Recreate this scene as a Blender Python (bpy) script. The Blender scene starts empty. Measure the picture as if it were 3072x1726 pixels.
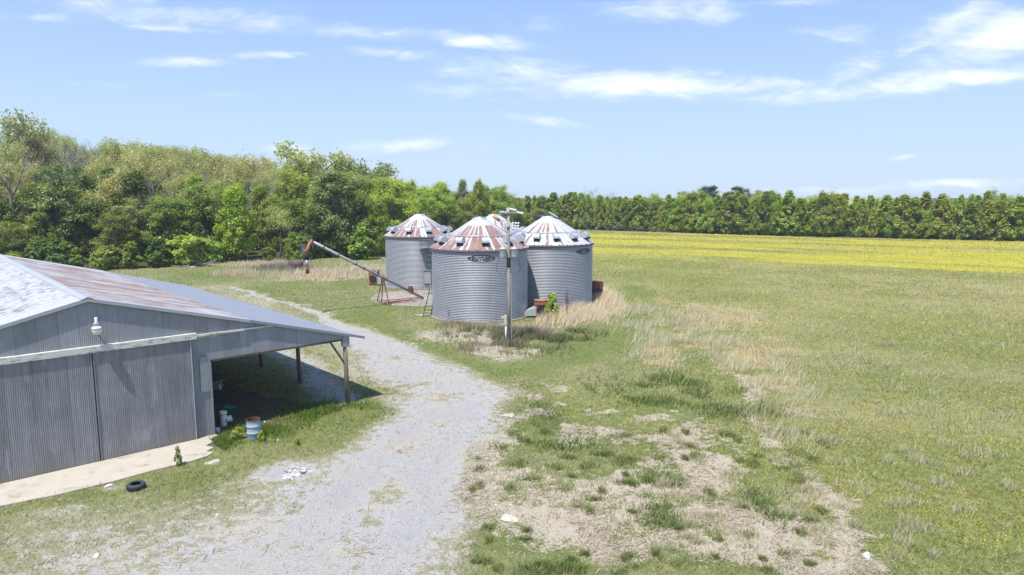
import bpy, bmesh, math, random
import numpy as np
from mathutils import Vector, Matrix
random.seed(7); rng = np.random.default_rng(11)
PI = math.pi
scene = bpy.context.scene
COL = scene.collection

# ------------------------------------------------------------------ camera, sky, sun, exposure
F_, CX, CY, CAMH = 2048.0, 1536.0, 863.0, 10.5
TH = math.atan((CY-590.0)/F_)
cam = bpy.data.objects.new('camera', bpy.data.cameras.new('camera')); COL.objects.link(cam)
cam.data.lens = 24.0; cam.data.sensor_width = 36.0; cam.data.clip_start = 0.2; cam.data.clip_end = 6000
cam.location = (0, 0, CAMH); cam.rotation_euler = (PI/2-TH, 0, 0)
scene.camera = cam
scene.view_settings.view_transform = 'Standard'; scene.view_settings.look = 'None'
scene.view_settings.gamma = 1.0; scene.view_settings.exposure = 0.46
scene.cycles.diffuse_bounces = 8; scene.cycles.max_bounces = 14
SUNV = Vector((-0.212, -0.374, 1.0)).normalized()          # towards the sun
SUN_EL = math.asin(SUNV.z); SUN_AZ = math.atan2(SUNV.x, SUNV.y)

def ray(x, y):
    a = (x-CX)/F_; b = -(y-CY)/F_
    return np.array([a, math.cos(TH)+b*math.sin(TH), -math.sin(TH)+b*math.cos(TH)])
def at(x, y, z=0.0):
    """world point on the level z under photo point x, y"""
    r = ray(x, y); return r*((z-CAMH)/r[2]) + np.array([0, 0, CAMH])
def atY(x, y, Y):
    r = ray(x, y); return r*(Y/r[1]) + np.array([0, 0, CAMH])

# ------------------------------------------------------------------ node helpers
class NT:
    def __init__(s, tree): s.t = tree; s.n = tree.nodes; s.l = tree.links
    def new(s, typ, **kw):
        n = s.n.new(typ)
        for k, v in kw.items(): setattr(n, k, v)
        return n
    def put(s, sock, v):
        if v is None: return
        if isinstance(v, bpy.types.NodeSocket): s.l.new(v, sock)
        else:
            if isinstance(v, (tuple, list)) and len(v) == 3 and sock.type == 'RGBA': v = (*v, 1)
            sock.default_value = v
    def m(s, op, a, b=None, c=None, clamp=False):
        n = s.new('ShaderNodeMath', operation=op, use_clamp=clamp)
        for i, v in enumerate((a, b, c)): s.put(n.inputs[i], v)
        return n.outputs[0]
    def mix(s, f, a, b, blend='MIX'):
        n = s.new('ShaderNodeMix', data_type='RGBA', blend_type=blend)
        s.put(n.inputs[0], f); s.put(n.inputs[6], a); s.put(n.inputs[7], b)
        return n.outputs[2]
    def noise(s, vec, scale=1.0, detail=4.0, rough=0.55, dist=0.0):
        n = s.new('ShaderNodeTexNoise'); s.put(n.inputs['Vector'], vec)
        n.inputs['Scale'].default_value = scale; n.inputs['Detail'].default_value = detail
        n.inputs['Roughness'].default_value = rough; n.inputs['Distortion'].default_value = dist
        return n.outputs['Fac']
    def sstep(s, x, a, b):
        n = s.new('ShaderNodeMapRange', interpolation_type='SMOOTHSTEP', clamp=True)
        s.put(n.inputs[0], x); n.inputs[1].default_value = a; n.inputs[2].default_value = b
        return n.outputs[0]
    def mapv(s, vec, scale=(1, 1, 1), rot=(0, 0, 0), loc=(0, 0, 0)):
        n = s.new('ShaderNodeMapping'); s.put(n.inputs[0], vec)
        n.inputs['Scale'].default_value = scale; n.inputs['Rotation'].default_value = rot; n.inputs['Location'].default_value = loc
        return n.outputs[0]
    def ramp(s, f, stops):
        n = s.new('ShaderNodeValToRGB'); s.put(n.inputs[0], f); e = n.color_ramp.elements
        while len(e) < len(stops): e.new(0.5)
        for i, (p, c) in enumerate(stops):
            e[i].position = p; e[i].color = (*c, 1) if len(c) == 3 else c
        return n.outputs[0]
    def sep(s, vec):
        n = s.new('ShaderNodeSeparateXYZ'); s.put(n.inputs[0], vec); return n.outputs
    def comb(s, x, y, z):
        n = s.new('ShaderNodeCombineXYZ')
        for i, v in enumerate((x, y, z)): s.put(n.inputs[i], v)
        return n.outputs[0]

def mat(name):
    m = bpy.data.materials.new(name); m.use_nodes = True
    t = NT(m.node_tree); t.n.clear()
    out = t.new('ShaderNodeOutputMaterial')
    return m, t, out
def pbr(t, out, color, rough=0.7, metal=0.0, bump=None, bstr=0.3, bdist=0.02, spec=0.5):
    p = t.new('ShaderNodeBsdfPrincipled')
    t.put(p.inputs['Base Color'], color); t.put(p.inputs['Roughness'], rough); t.put(p.inputs['Metallic'], metal)
    p.inputs['Specular IOR Level'].default_value = spec
    if bump is not None:
        b = t.new('ShaderNodeBump'); b.inputs['Strength'].default_value = bstr; b.inputs['Distance'].default_value = bdist
        t.put(b.inputs['Height'], bump); t.l.new(b.outputs[0], p.inputs['Normal'])
    t.l.new(p.outputs[0], out.inputs[0]); return p
def geo(t): return t.new('ShaderNodeNewGeometry').outputs['Position']
def objc(t): return t.new('ShaderNodeTexCoord').outputs['Object']
def attr(t, name):
    n = t.new('ShaderNodeAttribute', attribute_name=name); return n

# ------------------------------------------------------------------ world: sky with thin clouds
W = bpy.data.worlds.new('World'); scene.world = W; W.use_nodes = True
t = NT(W.node_tree); t.n.clear()
wo = t.new('ShaderNodeOutputWorld'); bg = t.new('ShaderNodeBackground')
sky = t.new('ShaderNodeTexSky', sky_type='NISHITA', sun_disc=False)
sky.sun_elevation = SUN_EL; sky.sun_rotation = SUN_AZ; sky.air_density = 1.0; sky.dust_density = 0.6; sky.ozone_density = 1.4; sky.altitude = 50
dirv = t.new('ShaderNodeTexCoord').outputs['Generated']
dx, dy, dz = t.sep(dirv)
yy = t.m('MAXIMUM', dy, 0.05)
U = t.m('DIVIDE', dx, yy); V = t.m('DIVIDE', dz, yy)
front = t.sstep(dy, 0.05, 0.3)
uv = t.comb(U, V, 0.0)
warp = t.noise(uv, 4.0, 4, 0.55)
n1 = t.noise(t.mapv(t.comb(U, t.m('MULTIPLY_ADD', warp, 0.16, V), 0.0), (5, 24, 1), (0, 0, 0.03)), 1.0, 9, 0.62, 0.6)
n2 = t.noise(t.mapv(uv, (16, 60, 1), (0, 0, 0.25)), 1.0, 7, 0.65, 0.3)
nn = t.m('ADD', t.m('MULTIPLY', n1, 0.68), t.m('MULTIPLY', n2, 0.32))
# (photo x, y, half width, half height, tilt deg, strength)
CL = [(430, 30, 330, 42, -4, .8), (800, 72, 130, 30, -6, .7), (60, 48, 160, 14, -3, .8), (520, 85, 150, 12, -4, .7), (1120, 98, 170, 28, -3, .75), (1430, 122, 150, 20, -5, .95),
      (560, 186, 110, 12, 0, .9), (880, 162, 180, 11, 2, .8), (1170, 158, 120, 16, -4, .95), (1370, 210, 60, 9, 0, .7), (1560, 230, 190, 42, -3, 1.05), (1900, 258, 420, 34, 1, 1.3),
      (2080, 262, 220, 24, 0, 1.2), (2420, 288, 200, 20, 3, .95), (2850, 240, 280, 28, 6, 1.3), (2560, 205, 120, 34, 22, .75), (3000, 120, 170, 60, 16, 1.25), (2840, 80, 150, 46, 24, .85), (2120, 40, 260, 42, -5, .75), (2480, 98, 140, 30, -3, .7), (1560, 60, 120, 30, -6, .5),
      (1650, 370, 130, 16, -10, .75), (1150, 440, 260, 22, 2, .75), (900, 446, 120, 14, 0, .65), (2710, 472, 70, 8, 8, .75), (2930, 548, 230, 14, 2, .8), (2500, 575, 500, 16, 1, .6), (130, 250, 230, 10, -2, .55), (700, 285, 100, 8, 0, .55), (2100, 10, 200, 18, 0, .7), (2330, 10, 160, 16, 3, .7)]
tot = None
for (px, py, a, b, tilt, s_) in CL:
    r = ray(px, py); u0 = r[0]/r[1]; v0 = r[2]/r[1]
    ca, sa = math.cos(math.radians(tilt)), math.sin(math.radians(tilt)); A = a/2066.0; B = b/2066.0
    du = t.m('SUBTRACT', U, u0); dv = t.m('SUBTRACT', V, v0)
    p = t.m('MULTIPLY_ADD', du, ca/A, t.m('MULTIPLY', dv, sa/A)); q = t.m('MULTIPLY_ADD', du, -sa/B, t.m('MULTIPLY', dv, ca/B))
    d2 = t.m('MULTIPLY_ADD', p, p, t.m('MULTIPLY', q, q))
    g = t.m('MULTIPLY', t.m('EXPONENT', t.m('MULTIPLY', d2, -0.6)), s_)
    tot = g if tot is None else t.m('MAXIMUM', tot, g)
cl = t.sstep(t.m('ADD', t.m('MULTIPLY', tot, 0.60), t.m('MULTIPLY', t.m('SUBTRACT', nn, 0.5), 2.3)), 0.10, 1.12)
cl = t.m('MULTIPLY', cl, t.m('MULTIPLY', front, t.sstep(tot, 0.06, 0.5)))
low = t.sstep(t.m('ABSOLUTE', dz), 0.36, 0.02)          # paler air low over the horizon
skc = t.mix(0.72, sky.outputs[0], t.mix(low, (4.0, 6.5, 12.8), (7.0, 9.3, 12.4)))
skc = t.mix(t.m('MULTIPLY', cl, 0.90), skc, (12.8, 13.0, 13.4))
t.l.new(skc, bg.inputs[0]); bg.inputs[1].default_value = 0.072; t.l.new(bg.outputs[0], wo.inputs[0])

sd = bpy.data.lights.new('sun', 'SUN'); so = bpy.data.objects.new('sun', sd); COL.objects.link(so)
sd.energy = 4.9; sd.angle = math.radians(0.53); sd.color = (1.0, 0.955, 0.89)
so.rotation_euler = SUNV.to_track_quat('Z', 'Y').to_euler(); so.location = (0, 0, 60)

# ------------------------------------------------------------------ object helpers
def tag(o, label=None, cat=None, group=None, kind=None):
    if label: o['label'] = label
    if cat: o['category'] = cat
    if group: o['group'] = group
    if kind: o['kind'] = kind
    return o
def thing(name, label, cat, loc=(0, 0, 0), rz=0.0, group=None):
    o = bpy.data.objects.new(name, None); COL.objects.link(o); o.location = loc; o.rotation_euler = (0, 0, rz)
    o.empty_display_size = 0.3
    return tag(o, label, cat, group)
def np_mesh(name, V_, Fq=None, Ft=None):
    me = bpy.data.meshes.new(name); V_ = np.asarray(V_, np.float32).reshape(-1, 3)
    nq = 0 if Fq is None else len(Fq); nt = 0 if Ft is None else len(Ft)
    me.vertices.add(len(V_)); me.vertices.foreach_set('co', V_.ravel())
    idx = []; 
    if nq: idx.append(np.asarray(Fq, np.int32).ravel())
    if nt: idx.append(np.asarray(Ft, np.int32).ravel())
    idx = np.concatenate(idx); me.loops.add(len(idx)); me.loops.foreach_set('vertex_index', idx)
    me.polygons.add(nq+nt)
    st = np.concatenate([np.arange(nq)*4, nq*4+np.arange(nt)*3]).astype(np.int32)
    me.polygons.foreach_set('loop_start', st)
    me.update(calc_edges=True); return me
def link(name, me, m=None, parent=None):
    o = bpy.data.objects.new(name, me); COL.objects.link(o)
    if m: me.materials.append(m)
    if parent: o.parent = parent
    return o
class MB:
    def __init__(s): s.v = []; s.f = []
    def add(s, vs, fs):
        b = len(s.v); s.v += [tuple(map(float, p)) for p in vs]; s.f += [tuple(b+i for i in f) for f in fs]; return s
    def box(s, a, b, M=None):
        (x0, y0, z0), (x1, y1, z1) = a, b
        vs = [Vector(p) for p in ((x0,y0,z0),(x1,y0,z0),(x1,y1,z0),(x0,y1,z0),(x0,y0,z1),(x1,y0,z1),(x1,y1,z1),(x0,y1,z1))]
        if M: vs = [M @ p for p in vs]
        return s.add(vs, [(0,3,2,1),(4,5,6,7),(0,1,5,4),(1,2,6,5),(2,3,7,6),(3,0,4,7)])
    def tube(s, pts, rad, n=8, cap=True):
        pts = [Vector(p) for p in pts]; rad = rad if isinstance(rad, (list, tuple)) else [rad]*len(pts)
        vs = []; up = None
        for i, p in enumerate(pts):
            d = (pts[min(i+1, len(pts)-1)]-pts[max(i-1, 0)]).normalized()
            if up is None: up = Vector((0, 0, 1)) if abs(d.z) < 0.9 else Vector((1, 0, 0))
            a = d.cross(up).normalized(); b = d.cross(a).normalized(); up = -b if False else up
            for k in range(n):
                w = 2*PI*k/n; vs.append(p+(a*math.cos(w)+b*math.sin(w))*rad[i])
        fs = [(i*n+k, i*n+(k+1) % n, (i+1)*n+(k+1) % n, (i+1)*n+k) for i in range(len(pts)-1) for k in range(n)]
        if cap: fs += [tuple(range(n))[::-1], tuple((len(pts)-1)*n+k for k in range(n))]
        return s.add(vs, fs)
    def lathe(s, prof, n=24, c=(0, 0), a0=0.0):
        vs = [(c[0]+r*math.cos(2*PI*k/n+a0), c[1]+r*math.sin(2*PI*k/n+a0), z) for r, z in prof for k in range(n)]
        fs = [(i*n+k, i*n+(k+1) % n, (i+1)*n+(k+1) % n, (i+1)*n+k) for i in range(len(prof)-1) for k in range(n)]
        return s.add(vs, fs)
    def prism(s, poly, z0, z1):
        n = len(poly); vs = [(x, y, z0) for x, y in poly]+[(x, y, z1) for x, y in poly]
        return s.add(vs, [tuple(range(n))[::-1], tuple(range(n, 2*n))]+[(i, (i+1) % n, n+(i+1) % n, n+i) for i in range(n)])
    def build(s, name, m, parent=None, smooth=False):
        me = bpy.data.meshes.new(name); me.from_pydata(s.v, [], s.f)
        bm = bmesh.new(); bm.from_mesh(me); bmesh.ops.recalc_face_normals(bm, faces=bm.faces); bm.to_mesh(me); bm.free()
        if smooth: me.polygons.foreach_set('use_smooth', [True]*len(me.polygons))
        me.update(); return link(name, me, m, parent)

def vnoise(x, y, scale, seed=0, octaves=3):
    out = np.zeros_like(x); amp = 1.0; tot_ = 0
    for o in range(octaves):
        r = np.random.default_rng(seed*13+o); T = r.random((256, 256)).astype(np.float32)
        X = x/scale*(2**o)+37.3*o; Y = y/scale*(2**o)+11.7*o
        xi = np.floor(X).astype(int); yi = np.floor(Y).astype(int); fx = X-xi; fy = Y-yi
        fx = fx*fx*(3-2*fx); fy = fy*fy*(3-2*fy)
        g = lambda a, b: T[a % 256, b % 256]
        out += amp*((g(xi, yi)*(1-fx)+g(xi+1, yi)*fx)*(1-fy)+(g(xi, yi+1)*(1-fx)+g(xi+1, yi+1)*fx)*fy); tot_ += amp; amp *= 0.55
    return out/tot_
def ss(x, a, b): 
    q = np.clip((x-a)/(b-a), 0, 1); return q*q*(3-2*q)

# ------------------------------------------------------------------ ground cover map (world metres)
BAZ = math.radians(-42.5)
BR = np.array([math.sin(BAZ), math.cos(BAZ)]); BF = np.array([math.cos(BAZ), -math.sin(BAZ)])
BO = at(641, 1306.5)[:2]
def st(x, y): return (x-BO[0])*BF[0]+(y-BO[1])*BF[1], (x-BO[0])*BR[0]+(y-BO[1])*BR[1]
def path(x, y, pts, soft=0.45):
    """pts: (photo x, y, half width in photo px); returns 0..1"""
    w = []
    for (px, py, h) in pts:
        p = at(px, py); w.append((p[0], p[1], h*math.hypot(p[0], p[1])/2066.0))
    best = np.full_like(x, -9.0)
    for (ax, ay, ar), (bx, by, br_) in zip(w[:-1], w[1:]):
        dx_, dy_ = bx-ax, by-ay; L = dx_*dx_+dy_*dy_+1e-9
        k = np.clip(((x-ax)*dx_+(y-ay)*dy_)/L, 0, 1); d = np.hypot(x-ax-k*dx_, y-ay-k*dy_); r = ar+(br_-ar)*k
        best = np.maximum(best, (r-d)/(r*soft+0.3))
    return np.clip(best*0.5+0.5, 0, 1)
def blob(x, y, lst):
    out = np.zeros_like(x)
    for (px, py, a, b, s_) in lst:
        p = at(px, py); D = p[1]; A = a*D/2066.0; B = max(b*D*D/(CAMH*2066.0), A*0.15)
        d2 = ((x-p[0])/A)**2+((y-p[1])/B)**2
        out = np.maximum(out, s_*np.clip(1.5-np.sqrt(d2)*1.0, 0, 1))
    return out
def cover(x, y):
    x = np.asarray(x, np.float32); y = np.asarray(y, np.float32)
    e1 = vnoise(x, y, 3.0, 1)-0.5; e2 = vnoise(x, y, 0.9, 2)-0.5; e3 = vnoise(x, y, 9.0, 3)-0.5
    D = np.hypot(x, y)
    wx = x+e1*1.6+e2*0.6; wy = y+(vnoise(x, y, 3.0, 9)-0.5)*2.0+(vnoise(x, y, 0.8, 8)-0.5)*0.7
    g = path(wx, wy, [(760, 1850, 560), (960, 1690, 380), (1110, 1560, 270), (1170, 1430, 250), (1270, 1330, 190), (1345, 1240, 165), (1345, 1193, 170), (1270, 1130, 150), (1195, 1075, 105), (1105, 1025, 66), (1030, 985, 36), (960, 950, 14), (880, 920, 9), (790, 890, 9), (700, 862, 9)], 0.35)
    g -= .55*blob(x, y, [(1230, 1370, 60, 60, 1), (1170, 1480, 80, 60, 1), (1310, 1270, 70, 50, .9), (1240, 1160, 90, 30, 1), (1090, 1560, 80, 50, .8), (1330, 1180, 50, 40, .7), (1150, 1080, 80, 20, .8), (1000, 1660, 160, 40, .7)])*ss(vnoise(x, y, 1.1, 27, 4), .44, .60)
    g = np.maximum(g, 0.62*path(wx, wy, [(300, 1700, 360), (700, 1640, 330), (960, 1440, 190), (1040, 1390, 110)], 0.9))
    g = np.maximum(g, 0.70*path(wx, wy, [(1010, 1200, 60), (960, 1130, 50), (880, 1070, 50), (800, 1020, 40)], 0.5))
    g = np.maximum(g, 0.42*path(wx, wy, [(1110, 1120, 140), (1060, 1060, 90), (960, 1000, 90), (860, 950, 60), (760, 905, 60), (640, 862, 50)], 0.9))
    g = np.maximum(g, blob(wx, wy, [(880, 1418, 95, 45, .95), (240, 1620, 130, 40, .62), (150, 1560, 120, 30, .5), (330, 1345+120, 60, 18, .4), (1450, 1360, 60, 30, .5)]))
    g *= 0.62+0.70*(vnoise(x, y, 2.3, 5, 4)); g = np.where(D > 125, 0, g)
    hay = blob(wx, wy, [(1620, 1480, 260, 120, 1), (1800, 1560, 330, 110, 1), (1500, 1340, 90, 80, .9), (2010, 1430, 260, 60, .95), (2330, 1640, 300, 80, 1), (2150, 1560, 260, 60, .9), (2050, 1370, 160, 40, .8), (2020, 1310, 120, 35, .7), (1455, 1390, 45, 80, .75), (1420, 1500, 40, 50, .6), (1860, 1300, 110, 30, .6), (2480, 1500, 90, 40, .7), (1480, 1250, 90, 50, .6)])
    hay = np.maximum(hay, path(wx, wy, [(2240, 1130, 30), (2260, 1230, 22), (2330, 1330, 26), (2430, 1440, 30), (2520, 1540, 26), (2620, 1700, 26)], 0.8)*0.95)
    hay = np.maximum(hay, blob(wx, wy, [(1340, 1005, 95, 22, .8), (1440, 1010, 130, 22, .7), (1520, 1050, 120, 26, .95), (1500, 1020, 90, 18, .7)]))
    hay = np.maximum(hay, blob(wx, wy, [(1650, 1230, 260, 110, .8), (2050, 1250, 260, 100, .6), (2300, 1180, 200, 120, .5)])*ss(vnoise(x, y, 1.3, 17, 4), .48, .62))
    hay = np.maximum(hay, .75*blob(wx, wy, [(350, 1640, 460, 110, 1), (760, 1600, 240, 80, .9), (1000, 1480, 120, 60, .6)])*ss(vnoise(x, y, 1.6, 18, 4), .42, .62))
    hay = np.maximum(hay, .62*path(wx, wy, [(1000, 1690, 470), (1130, 1560, 330), (1210, 1430, 290), (1320, 1330, 220), (1370, 1240, 190), (1355, 1193, 180), (1280, 1130, 165), (1205, 1075, 130), (1110, 1020, 95), (1030, 985, 70), (900, 925, 60), (760, 885, 60)], .5)*ss(vnoise(x, y, 1.5, 37, 4), .34, .6))
    hay *= 1-0.55*ss(vnoise(x, y, 1.9, 15, 4), .50, .64)*ss(vnoise(x, y, 7.0, 16, 2), .35, .6)
    tan = blob(wx, wy, [(2080, 948, 210, 40, 1), (2000, 990, 140, 45, .8), (2190, 1040, 110, 60, .8), (1960, 1060, 90, 50, .55), (2270, 1120, 100, 60, .7), (1850, 990, 90, 30, .4), (1950, 905, 70, 10, .7), (2300, 1030, 110, 50, .5),
                        (1800, 905, 60, 34, 1), (1740, 950, 90, 24, 1), (1600, 985, 120, 16, .6), (960, 828, 160, 14, 1), (1080, 812, 90, 12, .9), (760, 800, 60, 7, .8), (720, 826, 70, 7, .7), (1100, 800, 80, 8, .7), (2700, 860, 450, 50, .34), (2950, 815, 300, 26, .28), (2300, 800, 200, 16, .2)])
    lush = path(wx, wy, [(1090, 935, 60), (1180, 1000, 70), (1330, 1085, 60), (1540, 1110, 70), (1720, 1075, 110), (1880, 990, 90), (1930, 920, 70), (1900, 860, 40)], 0.6)
    lush = np.maximum(lush, blob(wx, wy, [(980, 1245, 170, 45, 1.0), (760, 1310, 120, 40, .9), (1180, 1010, 120, 30, .5), (880, 1075, 120, 20, .6), (400, 1420, 120, 18, .5), (620, 1380, 110, 22, .6), (240, 1490, 220, 22, .6), (300, 1540, 110, 25, .6), (700, 820, 220, 26, .95), (880, 860, 180, 16, .7), (1080, 850, 120, 16, .9), (1130, 930, 90, 24, .7), (1700, 1330, 170, 30, .85), (1800, 1405, 110, 16, .8), (1560, 1620, 190, 90, .9), (1700, 1690, 120, 40, .8), (2080, 1240, 170, 60, .7), (2250, 1430, 130, 40, .6), (2350, 1480, 90, 35, .6)]))
    weed = blob(wx, wy, [(1930, 1180, 130, 70, 1), (2060, 1160, 150, 60, .7), (1800, 1150, 70, 30, .6), (2180, 1230, 150, 50, .8), (2330, 1260, 120, 50, .6), (1500, 1010, 130, 20, .6), (1640, 1030, 110, 24, .8), (1730, 1710, 220, 30, .9), (1960, 1530, 100, 45, .5), (2020, 1690, 130, 40, .6), (850, 808, 110, 9, .8), (1660, 1240, 120, 60, .5)])
    fl = blob(wx, wy, [(1760, 1200, 110, 50, .5), (1900, 1290, 140, 60, .4), (2700, 1500, 520, 200, .42), (2850, 1600, 380, 160, .42), (2650, 1250, 560, 190, .36), (2200, 1380, 150, 50, .3), (1890, 905, 160, 14, .7), (1880, 790, 140, 30, .5), (2100, 840, 220, 18, .4), (2500, 1000, 500, 60, .35)])
    line = y+0.62*x                                    # runs beside the young tree belt
    far = ss(line, 74, 165)*ss(y-0.0*x, 62, 100)*(x > -4)
    strk = vnoise(x*0.35+y*0.15, line, 7.0, 21, 4)
    fl = np.maximum(fl, far*(0.74+1.9*(strk-0.5))*1.1*(x > 4)); fl = np.maximum(fl, np.where((x > 6) & (y > 78), ss(strk, 0.5, 0.75)*0.75*ss(line, 95, 130), 0))
    s_, t_ = st(x, y)
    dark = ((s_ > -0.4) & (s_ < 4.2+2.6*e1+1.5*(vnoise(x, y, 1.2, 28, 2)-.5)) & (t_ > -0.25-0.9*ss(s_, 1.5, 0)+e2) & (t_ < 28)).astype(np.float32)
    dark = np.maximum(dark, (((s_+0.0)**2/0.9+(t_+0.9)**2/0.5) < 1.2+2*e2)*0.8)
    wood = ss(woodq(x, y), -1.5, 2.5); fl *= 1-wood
    for a in (g, hay, tan, lush, weed, fl):
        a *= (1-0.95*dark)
    weed = weed*(.15+.95*ss(vnoise(x, y, 1.8, 25, 4), .40, .60)); lush = lush*(.5+.6*vnoise(x, y, 2.6, 26, 3)*1.2)
    return dict(ffar=np.clip(np.maximum(fl*ss(D, 50, 90), .42*ss(line, 80, 125)*(x > 3)*(1-wood)), 0, 1), g=g, hay=hay, tan=np.clip(tan*(.25+1.1*ss(vnoise(x, y, 2.0, 29, 4), .36, .6)), 0, 1), lush=lush, weed=weed, fl=np.clip(fl*(.45+1.1*vnoise(x, y, 5.0, 19, 3)), 0, 1.2), dark=dark, wood=wood, e1=e1, e2=e2, e3=e3, s=s_, t=t_, D=D)
EDGE = [(-200.0, 80.0), (-90.0, 92.0), (-56.6, 97.5), (-42.0, 108.0), (-35.4, 108.5), (-24.5, 119.0), (-12.0, 165.0), (4.0, 233.0), (22.7, 217.5), (68.6, 184.1), (120.5, 160.7), (230.0, 105.0), (400.0, 20.0)]
def woodq(x, y):
    """signed distance behind the woods' edge (positive inside the woods)"""
    x = np.asarray(x, float); y = np.asarray(y, float)
    best = np.full(x.shape, 1e9); sg = np.ones(x.shape)
    for (ax, ay), (bx, by) in zip(EDGE[:-1], EDGE[1:]):
        dx_, dy_ = bx-ax, by-ay; k = np.clip(((x-ax)*dx_+(y-ay)*dy_)/(dx_*dx_+dy_*dy_), 0, 1)
        d = np.hypot(x-ax-k*dx_, y-ay-k*dy_); s_ = np.sign(dx_*(y-ay)-dy_*(x-ax))
        u = d < best-1e-9; best = np.where(u, d, best); sg = np.where(u, s_, sg)
    return best*sg
def hill(x, y):
    d2 = (x+135)**2+((y-165)*1.0)**2
    h = 12.0*np.exp(-d2/(2*57.0**2))
    return h*ss(y, 92, 140)*ss(x, -8, -50)

xs = np.concatenate([-np.geomspace(3000, 62, 36), np.arange(-60, -30, 0.5), np.arange(-30, 42, 0.24), np.arange(42, 130, 0.8), np.geomspace(131, 3000, 34)])
ys = np.concatenate([-np.geomspace(2000, 8, 14), np.arange(-4, 12, 2.0), np.arange(12, 75, 0.24), np.arange(75, 130, 0.6), np.arange(130, 245, 1.6), np.geomspace(247, 4500, 34)])
GX, GY = np.meshgrid(xs, ys, indexing='xy'); nx, ny = len(xs), len(ys)
gx = GX.ravel(); gy = GY.ravel(); gz = hill(gx, gy)
ii = (np.arange(ny-1)[:, None]*nx+np.arange(nx-1)[None, :]).ravel()
me = np_mesh('ground', np.stack([gx, gy, gz], 1), np.stack([ii, ii+1, ii+1+nx, ii+nx], 1))
me.polygons.foreach_set('use_smooth', np.ones(len(me.polygons), bool))
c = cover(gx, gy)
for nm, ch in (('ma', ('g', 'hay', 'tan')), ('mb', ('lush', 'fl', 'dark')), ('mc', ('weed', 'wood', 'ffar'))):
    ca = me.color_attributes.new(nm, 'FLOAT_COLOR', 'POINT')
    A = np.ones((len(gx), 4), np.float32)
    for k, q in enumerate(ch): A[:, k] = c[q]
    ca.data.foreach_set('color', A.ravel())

m, t, out = mat('ground_cover')
P = geo(t)
ma = t.new('ShaderNodeSeparateColor'); t.l.new(attr(t, 'ma').outputs['Color'], ma.inputs[0])
mb = t.new('ShaderNodeSeparateColor'); t.l.new(attr(t, 'mb').outputs['Color'], mb.inputs[0])
mc = t.new('ShaderNodeSeparateColor'); t.l.new(attr(t, 'mc').outputs['Color'], mc.inputs[0])
na = t.noise(P, 0.35, 5, 0.6); nb = t.noise(P, 2.6, 5, 0.65); nc = t.noise(P, 11.0, 5, 0.7); nf = t.noise(P, 34.0, 3, 0.7)
nbig = t.noise(P, 0.07, 4, 0.6)
def edge(w, lo=0.36, hi=0.70, k=1.1):
    e = t.m('ADD', t.m('MULTIPLY', t.m('SUBTRACT', nb, 0.5), k*1.5), t.m('MULTIPLY', t.m('SUBTRACT', nc, 0.5), k))
    return t.sstep(t.m('ADD', w, t.m('MULTIPLY', e, t.m('MINIMUM', t.m('MULTIPLY', w, 4.0), 1.0))), lo, hi)
grass = t.ramp(t.m('ADD', t.m('MULTIPLY', nb, 0.5), t.m('MULTIPLY', nc, 0.5)), [(0.32, (0.06, 0.085, 0.02)), (0.45, (0.12, 0.15, 0.042)), (0.56, (0.20, 0.205, 0.08)), (0.68, (0.34, 0.30, 0.18))])
grass = t.mix(t.m('MULTIPLY', t.sstep(nbig, 0.42, 0.62), 0.45), grass, (0.30, 0.265, 0.15))
grass = t.mix(t.m('MULTIPLY', t.sstep(na, 0.5, 0.68), 0.4), grass, (0.11, 0.155, 0.045))
lushc = t.ramp(t.m('ADD', t.m('MULTIPLY', nb, 0.5), t.m('MULTIPLY', nc, 0.5)), [(0.34, (0.055, 0.085, 0.02)), (0.48, (0.115, 0.15, 0.042)), (0.62, (0.22, 0.225, 0.09))])
lushc = t.mix(t.m('MULTIPLY', t.sstep(na, 0.45, 0.65), 0.45), lushc, (0.19, 0.16, 0.07))
tanc = t.ramp(nc, [(0.3, (0.16, 0.13, 0.07)), (0.5, (0.34, 0.28, 0.18)), (0.7, (0.50, 0.42, 0.30))])
haystr = t.noise(t.mapv(P, (2.0, 9.0, 1), (0, 0, 0.5)), 3.0, 5, 0.7, 1.2)
hayc = t.ramp(t.m('ADD', t.m('MULTIPLY', haystr, 0.6), t.m('MULTIPLY', nc, 0.4)), [(0.32, (0.24, 0.195, 0.14)), (0.5, (0.385, 0.33, 0.25)), (0.66, (0.50, 0.445, 0.355))])
weedc = t.ramp(nc, [(0.35, (0.03, 0.05, 0.012)), (0.6, (0.10, 0.13, 0.04))])
vor = t.new('ShaderNodeTexVoronoi'); vor.inputs['Scale'].default_value = 34.0; t.put(vor.inputs['Vector'], P)
stone = t.ramp(t.sep(vor.outputs['Color'])[0], [(0.0, (0.35, 0.34, 0.32)), (0.5, (0.445, 0.432, 0.41)), (1.0, (0.57, 0.555, 0.53))])
grav = t.mix(t.sstep(vor.outputs['Distance'], 0.25, 0.62), stone, (0.33, 0.315, 0.295))
grav = t.mix(t.m('MULTIPLY', t.sstep(na, 0.48, 0.66), 0.55), grav, (0.41, 0.36, 0.285))
flfine = t.new('ShaderNodeTexVoronoi'); flfine.inputs['Scale'].default_value = 5.0; t.put(flfine.inputs['Vector'], P)
c1 = t.mix(t.m('MULTIPLY', edge(ma.outputs[2], 0.3, 0.75), 0.9), grass, tanc)
c1 = t.mix(edge(mb.outputs[0]), c1, lushc)
c1 = t.mix(t.m('MULTIPLY', edge(mc.outputs[0]), .6), c1, weedc)
gap = t.noise(t.mapv(P, (0.5, 1.6, 1), (0, 0, 0.5)), 0.55, 8, 0.78)
flm = t.sstep(t.m('ADD', t.m('MULTIPLY', mc.outputs[2], 0.8), t.m('MULTIPLY', t.m('SUBTRACT', gap, 0.5), 1.4)), 0.36, 0.85)
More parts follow.
